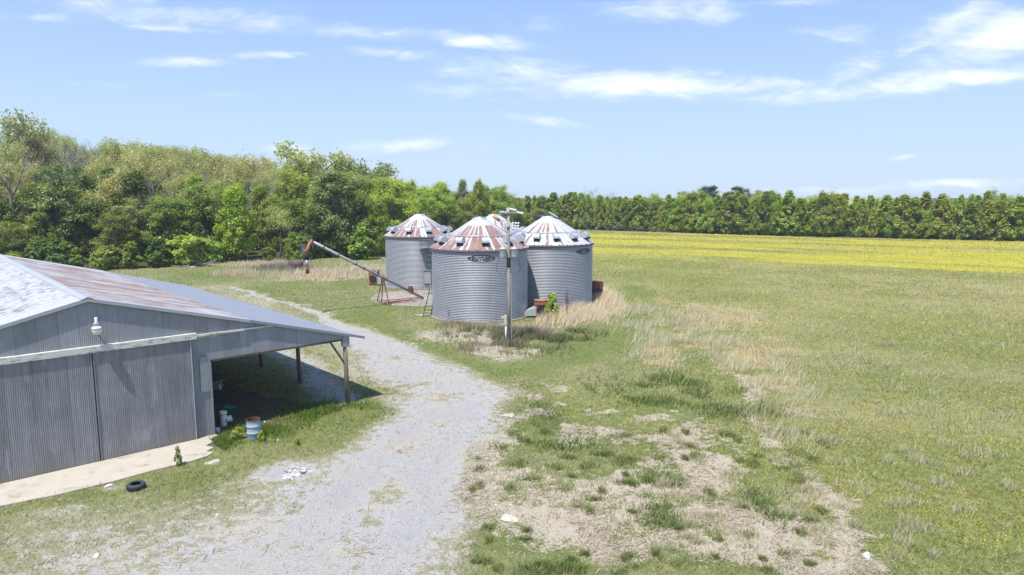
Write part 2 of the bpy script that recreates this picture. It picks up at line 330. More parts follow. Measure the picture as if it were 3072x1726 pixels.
c1 = t.mix(t.m('MULTIPLY', flm, 0.85), c1, t.mix(nb, (0.44, 0.385, 0.035), (0.30, 0.30, 0.06)))
c1 = t.mix(edge(ma.outputs[1], 0.38, 0.6), c1, hayc)
c1 = t.mix(t.m('MULTIPLY', t.sstep(ma.outputs[0], 0.08, 0.45), 0.6), c1, (0.34, 0.30, 0.215))
c1 = t.mix(edge(ma.outputs[0], 0.36, 0.72, 1.5), c1, grav)
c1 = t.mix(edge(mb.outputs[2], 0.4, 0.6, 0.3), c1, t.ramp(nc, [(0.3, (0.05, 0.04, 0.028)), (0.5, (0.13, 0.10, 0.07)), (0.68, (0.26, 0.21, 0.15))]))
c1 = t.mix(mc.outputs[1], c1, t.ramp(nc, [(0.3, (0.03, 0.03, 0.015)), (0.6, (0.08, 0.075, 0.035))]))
hgt = t.m('ADD', t.m('MULTIPLY', nc, 0.6), t.m('ADD', t.m('MULTIPLY', nf, 0.4), t.m('MULTIPLY', vor.outputs['Distance'], t.m('MULTIPLY', ma.outputs[0], -0.5))))
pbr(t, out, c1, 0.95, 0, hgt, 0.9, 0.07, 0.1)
ground = link('ground', me, m); tag(ground, 'grassy farm ground rising to a wooded hill', None, None, 'structure')

# ------------------------------------------------------------------ materials
def metal_wall(name, base, axis, period, seam, dirt=0.5, rough=0.5, met=0.35):
    """weathered galvanised sheet: sheets of a slightly different tone, streaks and stains along the ribs"""
    m, t, out = mat(name); o = objc(t); X = t.sep(o)
    a = X[axis]
    sid = t.m('FLOOR', t.m('DIVIDE', a, seam))
    wn = t.new('ShaderNodeTexWhiteNoise', noise_dimensions='1D'); t.put(wn.inputs['W'], sid)
    fr = t.m('FRACT', t.m('DIVIDE', a, seam))
    line = t.m('MULTIPLY', t.m('LESS_THAN', fr, 0.03), t.m('MULTIPLY', wn.outputs[0], 0.5))
    stretch = (9, 9, 0.6) if axis != 2 else (0.8, 0.8, 0.8)
    n = t.noise(t.mapv(o, stretch), 1.0, 5, 0.65); n2 = t.noise(o, 0.9, 4, 0.6); n3 = t.noise(o, 14, 3, 0.6)
    v = t.m('ADD', t.m('MULTIPLY', wn.outputs[0], 0.18), t.m('ADD', t.m('MULTIPLY', n, 0.5), t.m('ADD', t.m('MULTIPLY', n2, 0.45), t.m('MULTIPLY', n3, 0.16))))
    k = t.m('MULTIPLY_ADD', t.m('SUBTRACT', v, 0.6), dirt*1.8, 1.0)
    k = t.m('MULTIPLY', k, t.m('SUBTRACT', 1.0, line))
    col = t.mix(1.0, base, t.comb(k, k, k), 'MULTIPLY')
    low = t.m('MULTIPLY', t.sstep(t.m('ADD', X[2], t.m('MULTIPLY', n, 0.5)), 0.95, 0.25), 0.45)
    col = t.mix(low, col, (0.20, 0.185, 0.13)) if axis != 2 else col
    sm = t.m('MULTIPLY', t.sstep(t.noise(t.mapv(o, (2.6, 2.6, 0.8), (0, 0, 0), (3, 1, 2)), 1.0, 5, 0.6), 0.56, 0.74), 0.38)
    col = t.mix(sm, col, (0.42, 0.43, 0.45))
    dk = t.m('MULTIPLY', t.sstep(t.noise(t.mapv(o, (1.2, 1.2, 0.5), (0, 0, 0), (7, 4, 2)), 1.0, 5, 0.6), 0.54, 0.70), 0.35)
    col = t.mix(dk, col, (0.12, 0.12, 0.115))
    pbr(t, out, col, rough, met, n3, 0.15, 0.01)
    return m
def plain(name, base, rough=0.7, met=0.0, var=0.35, scale=6.0, rust=None, rth=(0.5, 0.62), stretch=(1, 1, 1)):
    m, t, out = mat(name); o = objc(t); n = t.noise(t.mapv(o, stretch), scale, 5, 0.65)
    k = t.m('MULTIPLY_ADD', t.m('SUBTRACT', n, 0.5), var*2, 1.0)
    col = t.mix(1.0, base, t.comb(k, k, k), 'MULTIPLY')
    if rust:
        r = t.noise(t.mapv(o, stretch), scale*0.6, 6, 0.7, 0.5); w = t.sstep(r, *rth)
        col = t.mix(w, col, t.mix(n, rust, tuple(c_*0.45 for c_ in rust))); rough = t.m('MULTIPLY_ADD', w, 0.3, rough)
    pbr(t, out, col, rough, met, n, 0.25, 0.01); return m
RUST = (0.26, 0.085, 0.035)
M_barnwall = metal_wall('galvanised_barn_sheet', (0.235, 0.24, 0.255), 0, 0.067, 0.68, 0.7, 0.7, 0.0)
M_door = metal_wall('galvanised_door_sheet', (0.195, 0.195, 0.20), 0, 0.067, 0.66, 1.0, 0.7, 0.0)
M_patch = plain('bare_zinc_sheet', (0.25, 0.27, 0.28), 0.55, 0.2, 0.2, 3.0)
M_trim = plain('pale_roof_trim', (0.38, 0.39, 0.41), 0.5, 0.2, 0.2, 3.0)
M_whitewood = plain('peeling_white_board', (0.60, 0.59, 0.54), 0.75, 0, 0.25, 4.0, (0.36, 0.33, 0.28), (0.5, 0.62), (1, 6, 6))
M_post = plain('creosote_timber', (0.165, 0.13, 0.105), 0.9, 0, 0.5, 5.0, stretch=(4, 4, 0.6))
M_darkwood = plain('dark_beam_timber', (0.10, 0.075, 0.055), 0.9, 0, 0.4, 4.0)
M_conc = plain('weathered_concrete', (0.40, 0.36, 0.29), 0.9, 0, 0.22, 1.4, (0.30, 0.26, 0.21), (0.52, 0.72))
M_padconc = plain('grain_pad_concrete', (0.28, 0.245, 0.21), 0.9, 0, 0.3, 1.0, (0.17, 0.14, 0.115), (0.5, 0.7))
M_zinc = plain('dull_zinc', (0.44, 0.46, 0.48), 0.45, 0.3, 0.15, 3.0)
M_ventz = plain('vent_hood_zinc', (0.42, 0.455, 0.48), 0.42, 0.3, 0.14, 3.0)
M_openshade = plain('opening_shade_black', (0.03, 0.032, 0.035), 0.8, 0, 0.2)  # near-black colour, paints the shade inside vents and under eaves
M_rust = plain('rusted_steel', (0.22, 0.09, 0.05), 0.9, 0.1, 0.6, 5.0, (0.16, 0.07, 0.04), (0.45, 0.6))
M_rustlight = plain('orange_rusted_sheet', (0.34, 0.15, 0.075), 0.9, 0.1, 0.4, 3.0, (0.20, 0.08, 0.04), (0.5, 0.6))
M_augert = plain('auger_tube_zinc', (0.33, 0.34, 0.36), 0.5, 0.3, 0.2, 2.0, RUST, (0.58, 0.66), (1, 1, 1))
M_blue = plain('chalky_blue_paint', (0.26, 0.38, 0.52), 0.6, 0, 0.3, 7.0, (0.50, 0.52, 0.53), (0.5, 0.64))
M_green = plain('green_plastic', (0.03, 0.20, 0.10), 0.5, 0, 0.1)
M_white = plain('white_plastic', (0.70, 0.70, 0.66), 0.5, 0, 0.12, 8.0)
M_glass = plain('lamp_refractor', (0.66, 0.68, 0.66), 0.25, 0.0, 0.1)
M_rubber = plain('tyre_rubber', (0.035, 0.037, 0.042), 0.75, 0, 0.3, 12)
M_black = plain('black_tar', (0.02, 0.02, 0.022), 0.8, 0, 0.2)
M_blackpaint = plain('black_stencil_paint', (0.035, 0.037, 0.05), 0.7, 0, 0.5, 6.0)
M_polewood = plain('silvered_pole_wood', (0.36, 0.32, 0.27), 0.9, 0, 0.45, 3.0, (0.17, 0.13, 0.10), (0.52, 0.66), (6, 6, 0.5))
M_steelgrey = plain('grey_paint_steel', (0.46, 0.48, 0.49), 0.5, 0.1, 0.2, 5, (0.25, 0.2, 0.17), (0.62, 0.7))
M_ins = plain('porcelain', (0.66, 0.68, 0.68), 0.3, 0, 0.1)
M_wire = plain('aluminium_wire', (0.50, 0.52, 0.52), 0.5, 0.3, 0.1)
M_ladder = plain('grey_green_ladder', (0.16, 0.20, 0.18), 0.6, 0.2, 0.3, 8)
M_litter = plain('white_scrap', (0.55, 0.54, 0.50), 0.85, 0, 0.35, 9, (.3, .27, .22), (.55, .7))
M_deadwood = plain('grey_deadwood', (0.28, 0.25, 0.21), 0.9, 0, 0.35, 5)

# barn roofs
def roof_mat(name, base, kind):
    m, t, out = mat(name); o = objc(t); X = t.sep(o)     # x = across the barn (down slope), y = along the ridge
    n = t.noise(t.mapv(o, (0.35, 5.0, 1)), 1.0, 6, 0.7, 0.3); nb_ = t.noise(o, 0.33, 4, 0.6); nf_ = t.noise(t.mapv(o, (0.8, 26, 1)), 1.0, 4, 0.75)
    k = t.m('MULTIPLY_ADD', t.m('SUBTRACT', nf_, 0.5), 0.35, 1.0); col = t.mix(1.0, base, t.comb(k, k, k), 'MULTIPLY')
    if kind == 'rust':
        w = t.m('ADD', t.m('MULTIPLY', n, 0.50), t.m('ADD', t.m('MULTIPLY', nb_, 0.30), t.m('MULTIPLY', nf_, 0.38)))
        w = t.sstep(w, 0.545, 0.61)
        keep = t.m('MULTIPLY', t.sstep(X[1], 0.15, 0.8), t.sstep(t.m('ADD', X[1], t.m('MULTIPLY', nf_, 1.4)), 27.2, 26.2))
        w = t.m('MULTIPLY', w, keep)
        rc = t.mix(t.sstep(nf_, 0.35, 0.7), (0.15, 0.07, 0.045), (0.33, 0.20, 0.13))
        col = t.mix(t.m('MULTIPLY', w, 0.86), col, rc)
    if kind == 'flake':
        sh = t.comb(t.m('MULTIPLY', X[0], 2.6), t.m('MULTIPLY', X[1], 10.0), 0.0)
        d = t.noise(sh, 1.0, 1.0, 0.5, 0.1)
        w = t.m('ADD', d, t.m('MULTIPLY', t.m('SUBTRACT', nb_, 0.5), 0.35))
        near = t.sstep(X[1], 0.2, 2.5)
        w = t.m('MULTIPLY', t.sstep(w, 0.54, 0.60), near)
        col = t.mix(t.m('MULTIPLY', w, 0.85), col, (0.11, 0.11, 0.12))
        r2 = t.sstep(t.noise(sh, 0.5, 3, 0.6), 0.66, 0.7); col = t.mix(t.m('MULTIPLY', r2, t.m('MULTIPLY', w, 0.5)), col, (0.4, 0.13, 0.11))
    pbr(t, out, col, 0.55, 0.1, nf_, 0.1, 0.01)
    return m
M_roofR = roof_mat('rust_streaked_roof_sheet', (0.38, 0.39, 0.395), 'rust')
M_roofL = roof_mat('flaking_white_roof_sheet', (0.40, 0.405, 0.41), 'flake')
M_lean = roof_mat('plain_grey_roof_sheet', (0.235, 0.25, 0.28), 'plain')

# ------------------------------------------------------------------ barn
barn = thing('metal_barn', 'long grey corrugated metal barn with open lean-to and rust streaked roof', 'barn', (BO[0], BO[1], 0), -BAZ)
PK, ZP, SB, ZB, ST, ZT, LEN = -4.4, 6.57, 1.84, 4.96, 7.65, 3.395, 28.0
def roofz(s_):
    if s_ < PK: return ZP-(PK-s_)*(ZP-ZB)/(SB-PK)
    if s_ < SB: return ZP-(s_-PK)*(ZP-ZB)/(SB-PK)
    return ZB-(s_-SB)*(ZB-ZT)/(ST-SB)
def corr(s0, s1, zlo, zhi, t0, amp=0.010, per=0.067, rows=1):
    """upright corrugated sheet, ribs vertical, in the plane t = t0"""
    n = max(4, int((s1-s0)/per*4)); b = MB(); vs = []; fs = []
    for i in range(n+1):
        s_ = s0+(s1-s0)*i/n; d = t0-amp*(math.sin(2*PI*i/4)*0.5+0.5)
        for r in range(rows+1):
            z = zlo(s_)+(zhi(s_)-zlo(s_))*r/rows; vs.append((s_, d, z))
    R1 = rows+1
    fs = [(i*R1+r, (i+1)*R1+r, (i+1)*R1+r+1, i*R1+r+1) for i in range(n) for r in range(rows)]
    return b.add(vs, fs)
WB = lambda s_: 0.03 if s_ < 0.0 else 3.42+0.0*s_
fw = corr(-10.6, -0.001, lambda s_: 0.03, lambda s_: roofz(s_)-0.06, 0.0); fw.build('front_wall', M_barnwall, barn)
sk = corr(0.0, 6.78, lambda s_: min(3.42+0.012*math.sin(s_*9), roofz(s_)-0.2), lambda s_: roofz(s_)-0.06, 0.0); sk.build('gable_skirt', M_barnwall, barn)
b = MB(); b.box((-10.6, LEN-0.15, 0), (0, LEN-0.1, 4.9)); b.add([(-10.6, LEN-.1, 4.9), (0, LEN-.1, 4.9), (PK, LEN-.1, ZP-.1)], [(0, 1, 2)]); b.build('rear_wall', M_barnwall, barn)
MB().box((-10.62, 0.03, 0), (-10.56, LEN-0.16, 4.9)).build('side_wall', M_barnwall, barn)
MB().box((-0.06, 0.03, 0), (-0.005, LEN-0.16, 5.3)).build('side_wall', M_barnwall, barn)
def roofsheet(s0, s1, dz, th=0.03, t0=-0.085, t1=LEN, per=0.3, amp=0.018):
    b = MB(); n = int((t1-t0)/per*4); z0, z1 = roofz(s0)+dz, roofz(s1)+dz; vs = []
    for i in range(n+1):
        tt = t0+(t1-t0)*i/n; e = amp*(1 if i % 4 == 0 else 0)
        vs += [(s0, tt, z0+e), ((s0+s1)/2, tt, (z0+z1)/2+e), (s1, tt, z1+e), (s0, tt, z0-th), (s1, tt, z1-th)]
    fs = []
    for i in range(n):
        a, c_ = i*5, (i+1)*5
        fs += [(a, a+1, c_+1, c_), (a+1, a+2, c_+2, c_+1), (a+3, c_+3, c_+4, a+4), (a+2, a+4, c_+4, c_+2), (a, c_, c_+3, a+3)]
    fs += [(0, 3, 4, 2, 1), (n*5, n*5+1, n*5+2, n*5+4, n*5+3)]
    return b.add(vs, fs)
o = roofsheet(PK, SB+0.05, 0.02).build('roof_panel', M_roofR, barn); tag(o, 'roof slope with long brown rust streaks')
o = roofsheet(-10.9, PK, 0.02).build('roof_panel', M_roofL, barn); tag(o, 'white roof slope with dark flaking paint')
o = roofsheet(SB-0.1, ST, -0.03).build('lean_to_roof', M_lean, barn)
MB().add([(PK-0.22, -.12, ZP-0.01), (PK, -.12, ZP+0.075), (PK+0.22, -.12, ZP-0.01), (PK-0.22, LEN, ZP-0.01), (PK, LEN, ZP+0.075), (PK+0.22, LEN, ZP-0.01)], [(0, 1, 4, 3), (1, 2, 5, 4), (0, 3, 5, 2)]).build('ridge_cap', M_trim, barn)
for (a_, b_) in ((PK-0.0, SB), (SB+0.02, ST)):
    q = MB(); M4 = None
    vs = [(a_, -.115, roofz(a_)-.10), (b_, -.115, roofz(b_)-.10), (b_, -.115, roofz(b_)+.03), (a_, -.115, roofz(a_)+.03), (a_, -.088, roofz(a_)-.10), (b_, -.088, roofz(b_)-.10), (b_, -.088, roofz(b_)+.03), (a_, -.088, roofz(a_)+.03)]
    q.add(vs, [(0, 1, 2, 3), (7, 6, 5, 4), (0, 4, 5, 1), (3, 2, 6, 7), (1, 5, 6, 2), (0, 3, 7, 4)]); q.build('rake_trim', M_trim if a_ < 1 else M_lean, barn)
q = MB(); a_, b_ = -10.9, PK
q.add([(a_, -.115, roofz(a_)-.10), (b_, -.115, roofz(b_)-.10), (b_, -.115, roofz(b_)+.03), (a_, -.115, roofz(a_)+.03), (a_, -.088, roofz(a_)-.10), (b_, -.088, roofz(b_)-.10), (b_, -.088, roofz(b_)+.03), (a_, -.088, roofz(a_)+.03)], [(0, 1, 2, 3), (7, 6, 5, 4), (0, 4, 5, 1), (3, 2, 6, 7), (1, 5, 6, 2), (0, 3, 7, 4)]); q.build('rake_trim', M_trim, barn)
for (a_, b_) in ((-8.1, -4.44), (-4.39, -0.75)):
    d = corr(a_, b_, lambda s_: 0.07, lambda s_: 4.45, -0.13); o = d.build('sliding_door', M_door, barn)
    MB().box((a_-0.0, -0.165, 0.07), (a_+0.035, -0.10, 4.45)).build('door_edge', M_door, o); MB().box((b_-0.035, -0.165, 0.07), (b_, -0.10, 4.45)).build('door_edge', M_zinc if b_ > -1 else M_door, o)
MB().box((-8.2, -0.18, 4.46), (-0.52, -0.06, 4.49)).box((-8.2, -0.205, 4.46), (-0.52, -0.18, 4.70)).box((-8.2, -0.18, 4.68), (-0.52, -0.02, 4.71)).box((-0.55, -0.18, 4.49), (-0.52, -0.02, 4.68)).build('door_rail_cover', M_whitewood, barn)
MB().box((-0.52, -0.11, 4.53), (1.55, -0.03, 4.62)).build('door_rail', M_whitewood, barn)
MB().box((1.55, -0.09, 4.55), (2.9, -0.03, 4.62)).build('door_rail', M_zinc, barn)
corr(-0.42, 0.02, lambda s_: 2.05, lambda s_: 3.62, -0.05).build('patch_panel', M_patch, barn)
MB().box((-0.03, -0.075, 0.02), (0.05, 0.06, 3.30)).build('corner_trim', M_patch, barn)
MB().box((0.02, -0.03, 3.34), (6.5, 0.03, 3.43)).build('header_beam', M_darkwood, barn)
MB().box((6.52, -0.02, 3.28), (6.68, LEN, 3.46)).build('eave_beam', M_darkwood, barn)
MB().box((6.42, -0.06, 3.02), (6.8, 0.1, 3.58)).build('post_bracket', M_barnwall, barn)
for k, tt in enumerate((0.05, 5.5, 10.8, 16.2, 21.6, 27.0)):
    lean = 0.03*math.sin(k*2.1)
    MB().tube([(6.66+lean, tt, -0.1), (6.62, tt, 1.6), (6.6, tt, 3.3)], [0.125, 0.115, 0.105], 10).build('post', M_post, barn, True)
MB().tube([(5.75, 0.03, 3.42), (6.55, 0.03, 2.15)], 0.05, 4).build('brace', M_darkwood, barn)
for k in range(1, 10):
    MB().box((0.05, k*3.0-0.03, 3.5), (6.5, k*3.0+0.03, 3.62)).build('rafter_tie', M_darkwood, barn)
def bl(s_, t_, z=0.0):
    return (BO[0]+BF[0]*s_+BR[0]*t_, BO[1]+BF[1]*s_+BR[1]*t_, z)
# concrete apron in front of the doors
ap = [(-14, -0.02), (-14, -2.5), (-8, -2.35), (-6.3, -2.62), (-4.4, -2.66), (-3.1, -2.55), (-1.9, -2.6), (-1.1, -2.45), (-0.75, -2.2), (-0.95, -1.9), (-0.55, -1.6), (-0.75, -1.2), (-0.3, -0.9), (-0.35, -0.55), (0.05, -0.3), (0.1, -0.02)]
o = MB().prism([bl(*p)[:2] for p in ap], -0.2, 0.05).build('pavement', M_conc); tag(o, 'pale concrete apron along the barn doors', None, None, 'structure')
# lamp on the gable
lp = Vector(bl(-4.22, -0.34, 5.35))
lamp = thing('yard_lamp', 'white glass yard lamp mounted under the barn gable peak', 'lamp', lp, -BAZ)
MB().lathe([(0.02, -0.16), (0.13, -0.15), (0.17, -0.06), (0.185, 0.06), (0.17, 0.13), (0.10, 0.17), (0.03, 0.175)], 20).build('lamp_globe', M_glass, lamp, True)
MB().lathe([(0.19, 0.05), (0.20, 0.075), (0.19, 0.1)], 20).build('lamp_band', M_zinc, lamp, True)
MB().lathe([(0.03, 0.16), (0.11, 0.18), (0.10, 0.30), (0.06, 0.34), (0.055, 0.42), (0.0, 0.43)], 16).build('lamp_housing', M_zinc, lamp, True)
MB().lathe([(0.0, 0.51), (0.05, 0.505), (0.055, 0.42)], 12).build('photocell', M_white, lamp, True)
MB().tube([(0.0, 0.02, 0.2), (0.03, 0.2, 0.12), (0.0, 0.33, -0.02)], 0.025, 6).build('arm', M_zinc, lamp)

# ------------------------------------------------------------------ grain bins
def bin_wall_mat(name, R_):
    m, t, out = mat(name); o = objc(t); X = t.sep(o)
    ang = t.m('MULTIPLY', t.m('ARCTAN2', X[1], X[0]), R_)
    v = t.comb(ang, 0.0, X[2])
    ring = t.m('FLOOR', t.m('DIVIDE', X[2], 0.82)); shx = t.m('FLOOR', t.m('ADD', t.m('DIVIDE', ang, 2.8), t.m('MULTIPLY', ring, 0.5)))
    wn = t.new('ShaderNodeTexWhiteNoise', noise_dimensions='2D'); t.put(wn.inputs['Vector'], t.comb(ring, shx, 0.0))
    fr = t.m('FRACT', t.m('ADD', t.m('DIVIDE', ang, 2.8), t.m('MULTIPLY', ring, 0.5)))
    seam = t.m('MULTIPLY', t.m('LESS_THAN', fr, 0.012), 0.25)
    n = t.noise(t.mapv(v, (5, 1, 0.5)), 1.0, 5, 0.65); n2 = t.noise(o, 0.7, 4, 0.6)
    k = t.m('ADD', 0.78, t.m('ADD', t.m('MULTIPLY', wn.outputs[0], 0.10), t.m('ADD', t.m('MULTIPLY', n, 0.24), t.m('MULTIPLY', n2, 0.16))))
    k = t.m('MULTIPLY', k, t.m('SUBTRACT', 1.0, seam))
    col = t.mix(1.0, (0.32, 0.33, 0.35), t.comb(k, k, k), 'MULTIPLY')
    pbr(t, out, col, 0.5, 0.12, None); return m
def bin_roof_mat(name, amount, seed):
    m, t, out = mat(name)
    uvn = t.new('ShaderNodeUVMap', uv_map='pan'); u, v, _ = t.sep(uvn.outputs[0])     # u = panel count, v = 0 eave .. 1 peak
    pid = t.m('FLOOR', u); fr = t.m('FRACT', u)
    wn = t.new('ShaderNodeTexWhiteNoise', noise_dimensions='2D'); t.put(wn.inputs['Vector'], t.comb(pid, float(seed), 0.0))
    upper = t.m('GREATER_THAN', v, 0.40)
    wn2 = t.new('ShaderNodeTexWhiteNoise', noise_dimensions='2D'); t.put(wn2.inputs['Vector'], t.comb(pid, t.m('ADD', upper, float(seed)+3.0), 0.0))
    vv = t.mix(upper, t.m('DIVIDE', v, 0.40), t.m('DIVIDE', t.m('SUBTRACT', v, 0.40), 0.42))
    vv = t.sep(vv)[0]
    nz = t.noise(t.comb(t.m('MULTIPLY', u, 5.0), t.m('MULTIPLY', v, 14.0), float(seed)), 1.0, 5, 0.7, 0.6)
    nz2 = t.noise(t.comb(t.m('MULTIPLY', u, 1.6), t.m('MULTIPLY', v, 4.0), float(seed)), 1.0, 4, 0.6)
    mid = t.m('SUBTRACT', 1.0, t.m('MULTIPLY', t.m('ABSOLUTE', t.m('SUBTRACT', fr, 0.5)), 1.5))
    w = t.m('ADD', t.m('MULTIPLY', mid, 0.80), t.m('ADD', t.m('MULTIPLY', nz, 0.92), t.m('MULTIPLY', nz2, 0.45)))
    w = t.m('ADD', w, t.m('MULTIPLY', t.m('SUBTRACT', wn2.outputs[0], 0.5), 0.62))
    w = t.m('SUBTRACT', w, t.m('MULTIPLY', vv, 0.16)); w = t.m('ADD', w, amount-0.40)
    w = t.m('MULTIPLY', t.sstep(w, 0.70, 0.745), t.m('LESS_THAN', v, 0.80))
    k = t.m('MULTIPLY_ADD', t.m('SUBTRACT', nz, 0.5), 0.35, 1.0)
    col = t.mix(1.0, (0.48, 0.49, 0.50), t.comb(k, k, k), 'MULTIPLY')
    col = t.mix(t.m('MULTIPLY', t.m('LESS_THAN', t.m('ABSOLUTE', t.m('SUBTRACT', v, 0.40)), 0.008), 0.5), col, (0.2, 0.2, 0.2))
    col = t.mix(t.m('MULTIPLY', t.m('GREATER_THAN', t.m('ABSOLUTE', t.m('SUBTRACT', fr, 0.5)), 0.455), 0.35), col, (0.12, 0.125, 0.13))
    col = t.mix(t.m('MULTIPLY', w, t.m('MULTIPLY_ADD', nz2, 0.5, 0.55)), col, t.mix(nz, (0.22, 0.070, 0.036), (0.12, 0.038, 0.022)))
    pbr(t, out, col, t.m('MULTIPLY_ADD', w, 0.35, 0.5), t.m('MULTIPLY', t.m('SUBTRACT', 1.0, w), 0.2), nz, 0.15, 0.01)
    return m
def font_mesh(body, size, ext=0.0):
    cu = bpy.data.curves.new('lettering_curve', 'FONT'); cu.body = body; cu.size = size; cu.align_x = 'CENTER'; cu.align_y = 'CENTER'; cu.offset = 0.012; cu.resolution_u = 3
    ob = bpy.data.objects.new('tmp', cu); COL.objects.link(ob); bpy.context.view_layer.update()
    dg = bpy.context.evaluated_depsgraph_get(); me = bpy.data.meshes.new_from_object(ob.evaluated_get(dg))
    bpy.data.objects.remove(ob); bpy.data.curves.remove(cu); return me
NP_ = 36
M_eave = plain('eave_gap_shade', (0.13, 0.135, 0.145), .7, 0, .3, 4)  # dark colour painted on for the shaded gap below the eave
def make_bin(c_, R_, ez, pz, label, rust, seed, logo=None, lid='flat', vents=10, v0=0.15):
    root = thing('grain_bin', label, 'grain bin', (c_[0], c_[1], 0), 0, 'corrugated steel grain bins')
    A = 0.027; PER = 0.1365; n = 112; zb = 0.12
    MB().lathe([(0.0, 0.0), (R_+0.25, 0.0), (R_+0.25, 0.11), (0, 0.11)], 64).build('foundation', M_padconc, root)
    nr = int((ez-zb)/PER)*6; zz = zb+np.arange(nr+1)*(ez-zb)/nr; rr = R_+A*np.sin(2*PI*np.arange(nr+1)/6.0)
    th = 2*PI*np.arange(n)/n
    V_ = np.stack([np.outer(rr, np.cos(th)), np.outer(rr, np.sin(th)), np.repeat(zz[:, None], n, 1)], -1).reshape(-1, 3)
    i, k = np.meshgrid(np.arange(nr), np.arange(n), indexing='ij'); i = i.ravel(); k = k.ravel()
    me = np_mesh('wall', V_, np.stack([i*n+k, i*n+(k+1) % n, (i+1)*n+(k+1) % n, (i+1)*n+k], 1)); me.polygons.foreach_set('use_smooth', np.ones(len(me.polygons), bool))
    link('wall', me, bin_wall_mat('bin_wall_sheet', R_), root)
    # roof: NP_ panels with standing ribs
    Ro = R_+0.14; Rt = 0.62; zr = ez-0.02; rows = 10; seg = NP_*5
    vs = []; uv_ = []
    for r in range(rows+1):
        f = r/rows; rad = Ro+(Rt-Ro)*f; z = zr+(pz-0.12-zr)*f
        for q in range(seg+1):
            a = 2*PI*q/seg; rib = 0.055*(1 if q % 5 == 0 else 0)*(1-0.4*f)
            vs.append((rad*math.cos(a), rad*math.sin(a), z+rib)); uv_.append((q/5.0, f))
    W1 = seg+1
    fq = [(r*W1+q, r*W1+q+1, (r+1)*W1+q+1, (r+1)*W1+q) for r in range(rows) for q in range(seg)]
    me = np_mesh('roof', np.array(vs), np.array(fq)); ul = me.uv_layers.new(name='pan')
    li = np.zeros(len(me.loops), np.int32); me.loops.foreach_get('vertex_index', li); ul.data.foreach_set('uv', np.array(uv_, np.float32)[li].ravel())
    roof = link('roof', me, bin_roof_mat('bin_roof_sheet', rust, seed), root)
    MB().lathe([(Ro-0.01, zr-0.11), (Ro-0.002, zr-0.13), (Ro-0.001, zr-0.02), (Ro-0.02, zr-0.01)], 84).build('eave_shade_band', M_eave, root)
    MB().lathe([(R_+0.02, zr-0.16), (Ro-0.02, zr-0.02)], 84).build('eave_soffit_shade', M_openshade, root)  # near-black sheet, the shade of the eave gap is its colour
    MB().lathe([(Rt+0.06, pz-0.16), (Rt+0.02, pz-0.02), (Rt-0.04, pz), (0, pz+0.02)], 28).build('peak_ring', M_zinc, root, True)
    if lid == 'tilt':
        o = MB().lathe([(0.0, 0.0), (0.55, 0.0), (0.57, 0.05), (0.0, 0.09)], 24).build('hatch_lid', M_zinc, root); o.location = (0.42, -0.05, pz+0.12); o.rotation_euler = (0.1, 0.55, 0)
    elif lid == 'flat':
        o = MB().lathe([(0.5, 0.0), (0.52, 0.06), (0.0, 0.12)], 24).build('hatch_lid', M_zinc, root, True); o.location = (0, 0, pz+0.01)
    rh = Ro+(Rt-Ro)*0.42; zh = zr+(pz-0.12-zr)*0.42+0.1
    q = MB(); q.tube([(rh*math.cos(2*PI*k/56), rh*math.sin(2*PI*k/56), zh) for k in range(57)], 0.022, 5, False)
    for k in range(NP_): a = 2*PI*k/NP_; q.box((-.03, -.03, -.11), (.03, .03, .03), Matrix.Translation((rh*math.cos(a), rh*math.sin(a), zh)))
    q.build('foot_ring', M_zinc, root)
    q = MB()
    for k in range(NP_): a = 2*PI*k/NP_; q.box((-.05, -.03, -.05), (.03, .03, .07), Matrix.Translation((Ro*math.cos(a), Ro*math.sin(a), zr)) @ Matrix.Rotation(a, 4, 'Z'))
    pass
    sl = math.atan2(pz-zr, Ro-Rt)
    for k in range(vents):
        a = v0+2*PI*k/vents; rv = Ro+(Rt-Ro)*0.20; zv = zr+(pz-zr)*0.20
        # drum hood lying across the slope, mouth down the slope
        h = MB(); r_ = 0.41; hw = 0.29; seg_ = 12; vs = []
        for w_ in (-hw, hw):
            vs.append((0.0, w_, -0.05))
            for g in range(seg_+1):
                an = PI*0.92-(PI*0.86)*g/seg_; vs.append((r_*math.cos(an), w_, 0.10+r_*math.sin(an)))
        m_ = seg_+2; fs = [tuple(range(m_)), tuple(range(m_, 2*m_))[::-1]]
        fs += [(g, g+1, m_+g+1, m_+g) for g in range(1, m_-1)]
        h.add(vs, fs); Mx = Matrix.Translation((rv*math.cos(a), rv*math.sin(a), zv+0.05)) @ Matrix.Rotation(a, 4, 'Z') @ Matrix.Rotation(sl*0.5, 4, 'Y')
        h.v = [tuple(Mx @ Vector(p)) for p in h.v]
        o = h.build('roof_vent', M_ventz, root)
        mo = MB(); mo.box((0.12, -hw+0.05, -0.14), (0.385, hw-0.05, 0.075), Mx); mo.build('vent_mouth_shade', M_openshade, o)  # solid block, the shade of the opening is painted in its colour
    if logo:
        az_, zc_, wd = logo; e = MB(); k_ = wd/2.43; N = 56; ro = R_+A*0.9
        def wrap(x, y): a = az_+x/ro; return (ro*math.cos(a), ro*math.sin(a), zc_+y)
        vs = []; fs = []
        for q in range(N):
            w_ = 2*PI*q/N; tip = 0.10*max(0, abs(math.cos(w_))-0.93)/0.07
            for (ax, ay) in ((0.93+tip*0.0, 0.245), (1.03+tip, 0.30)): vs.append(wrap(ax*k_*math.cos(w_)*(1.0), ay*k_*math.sin(w_)))
        fs = [(2*q, 2*((q+1) % N), 2*((q+1) % N)+1, 2*q+1) for q in range(N)]
        e.add(vs, fs)
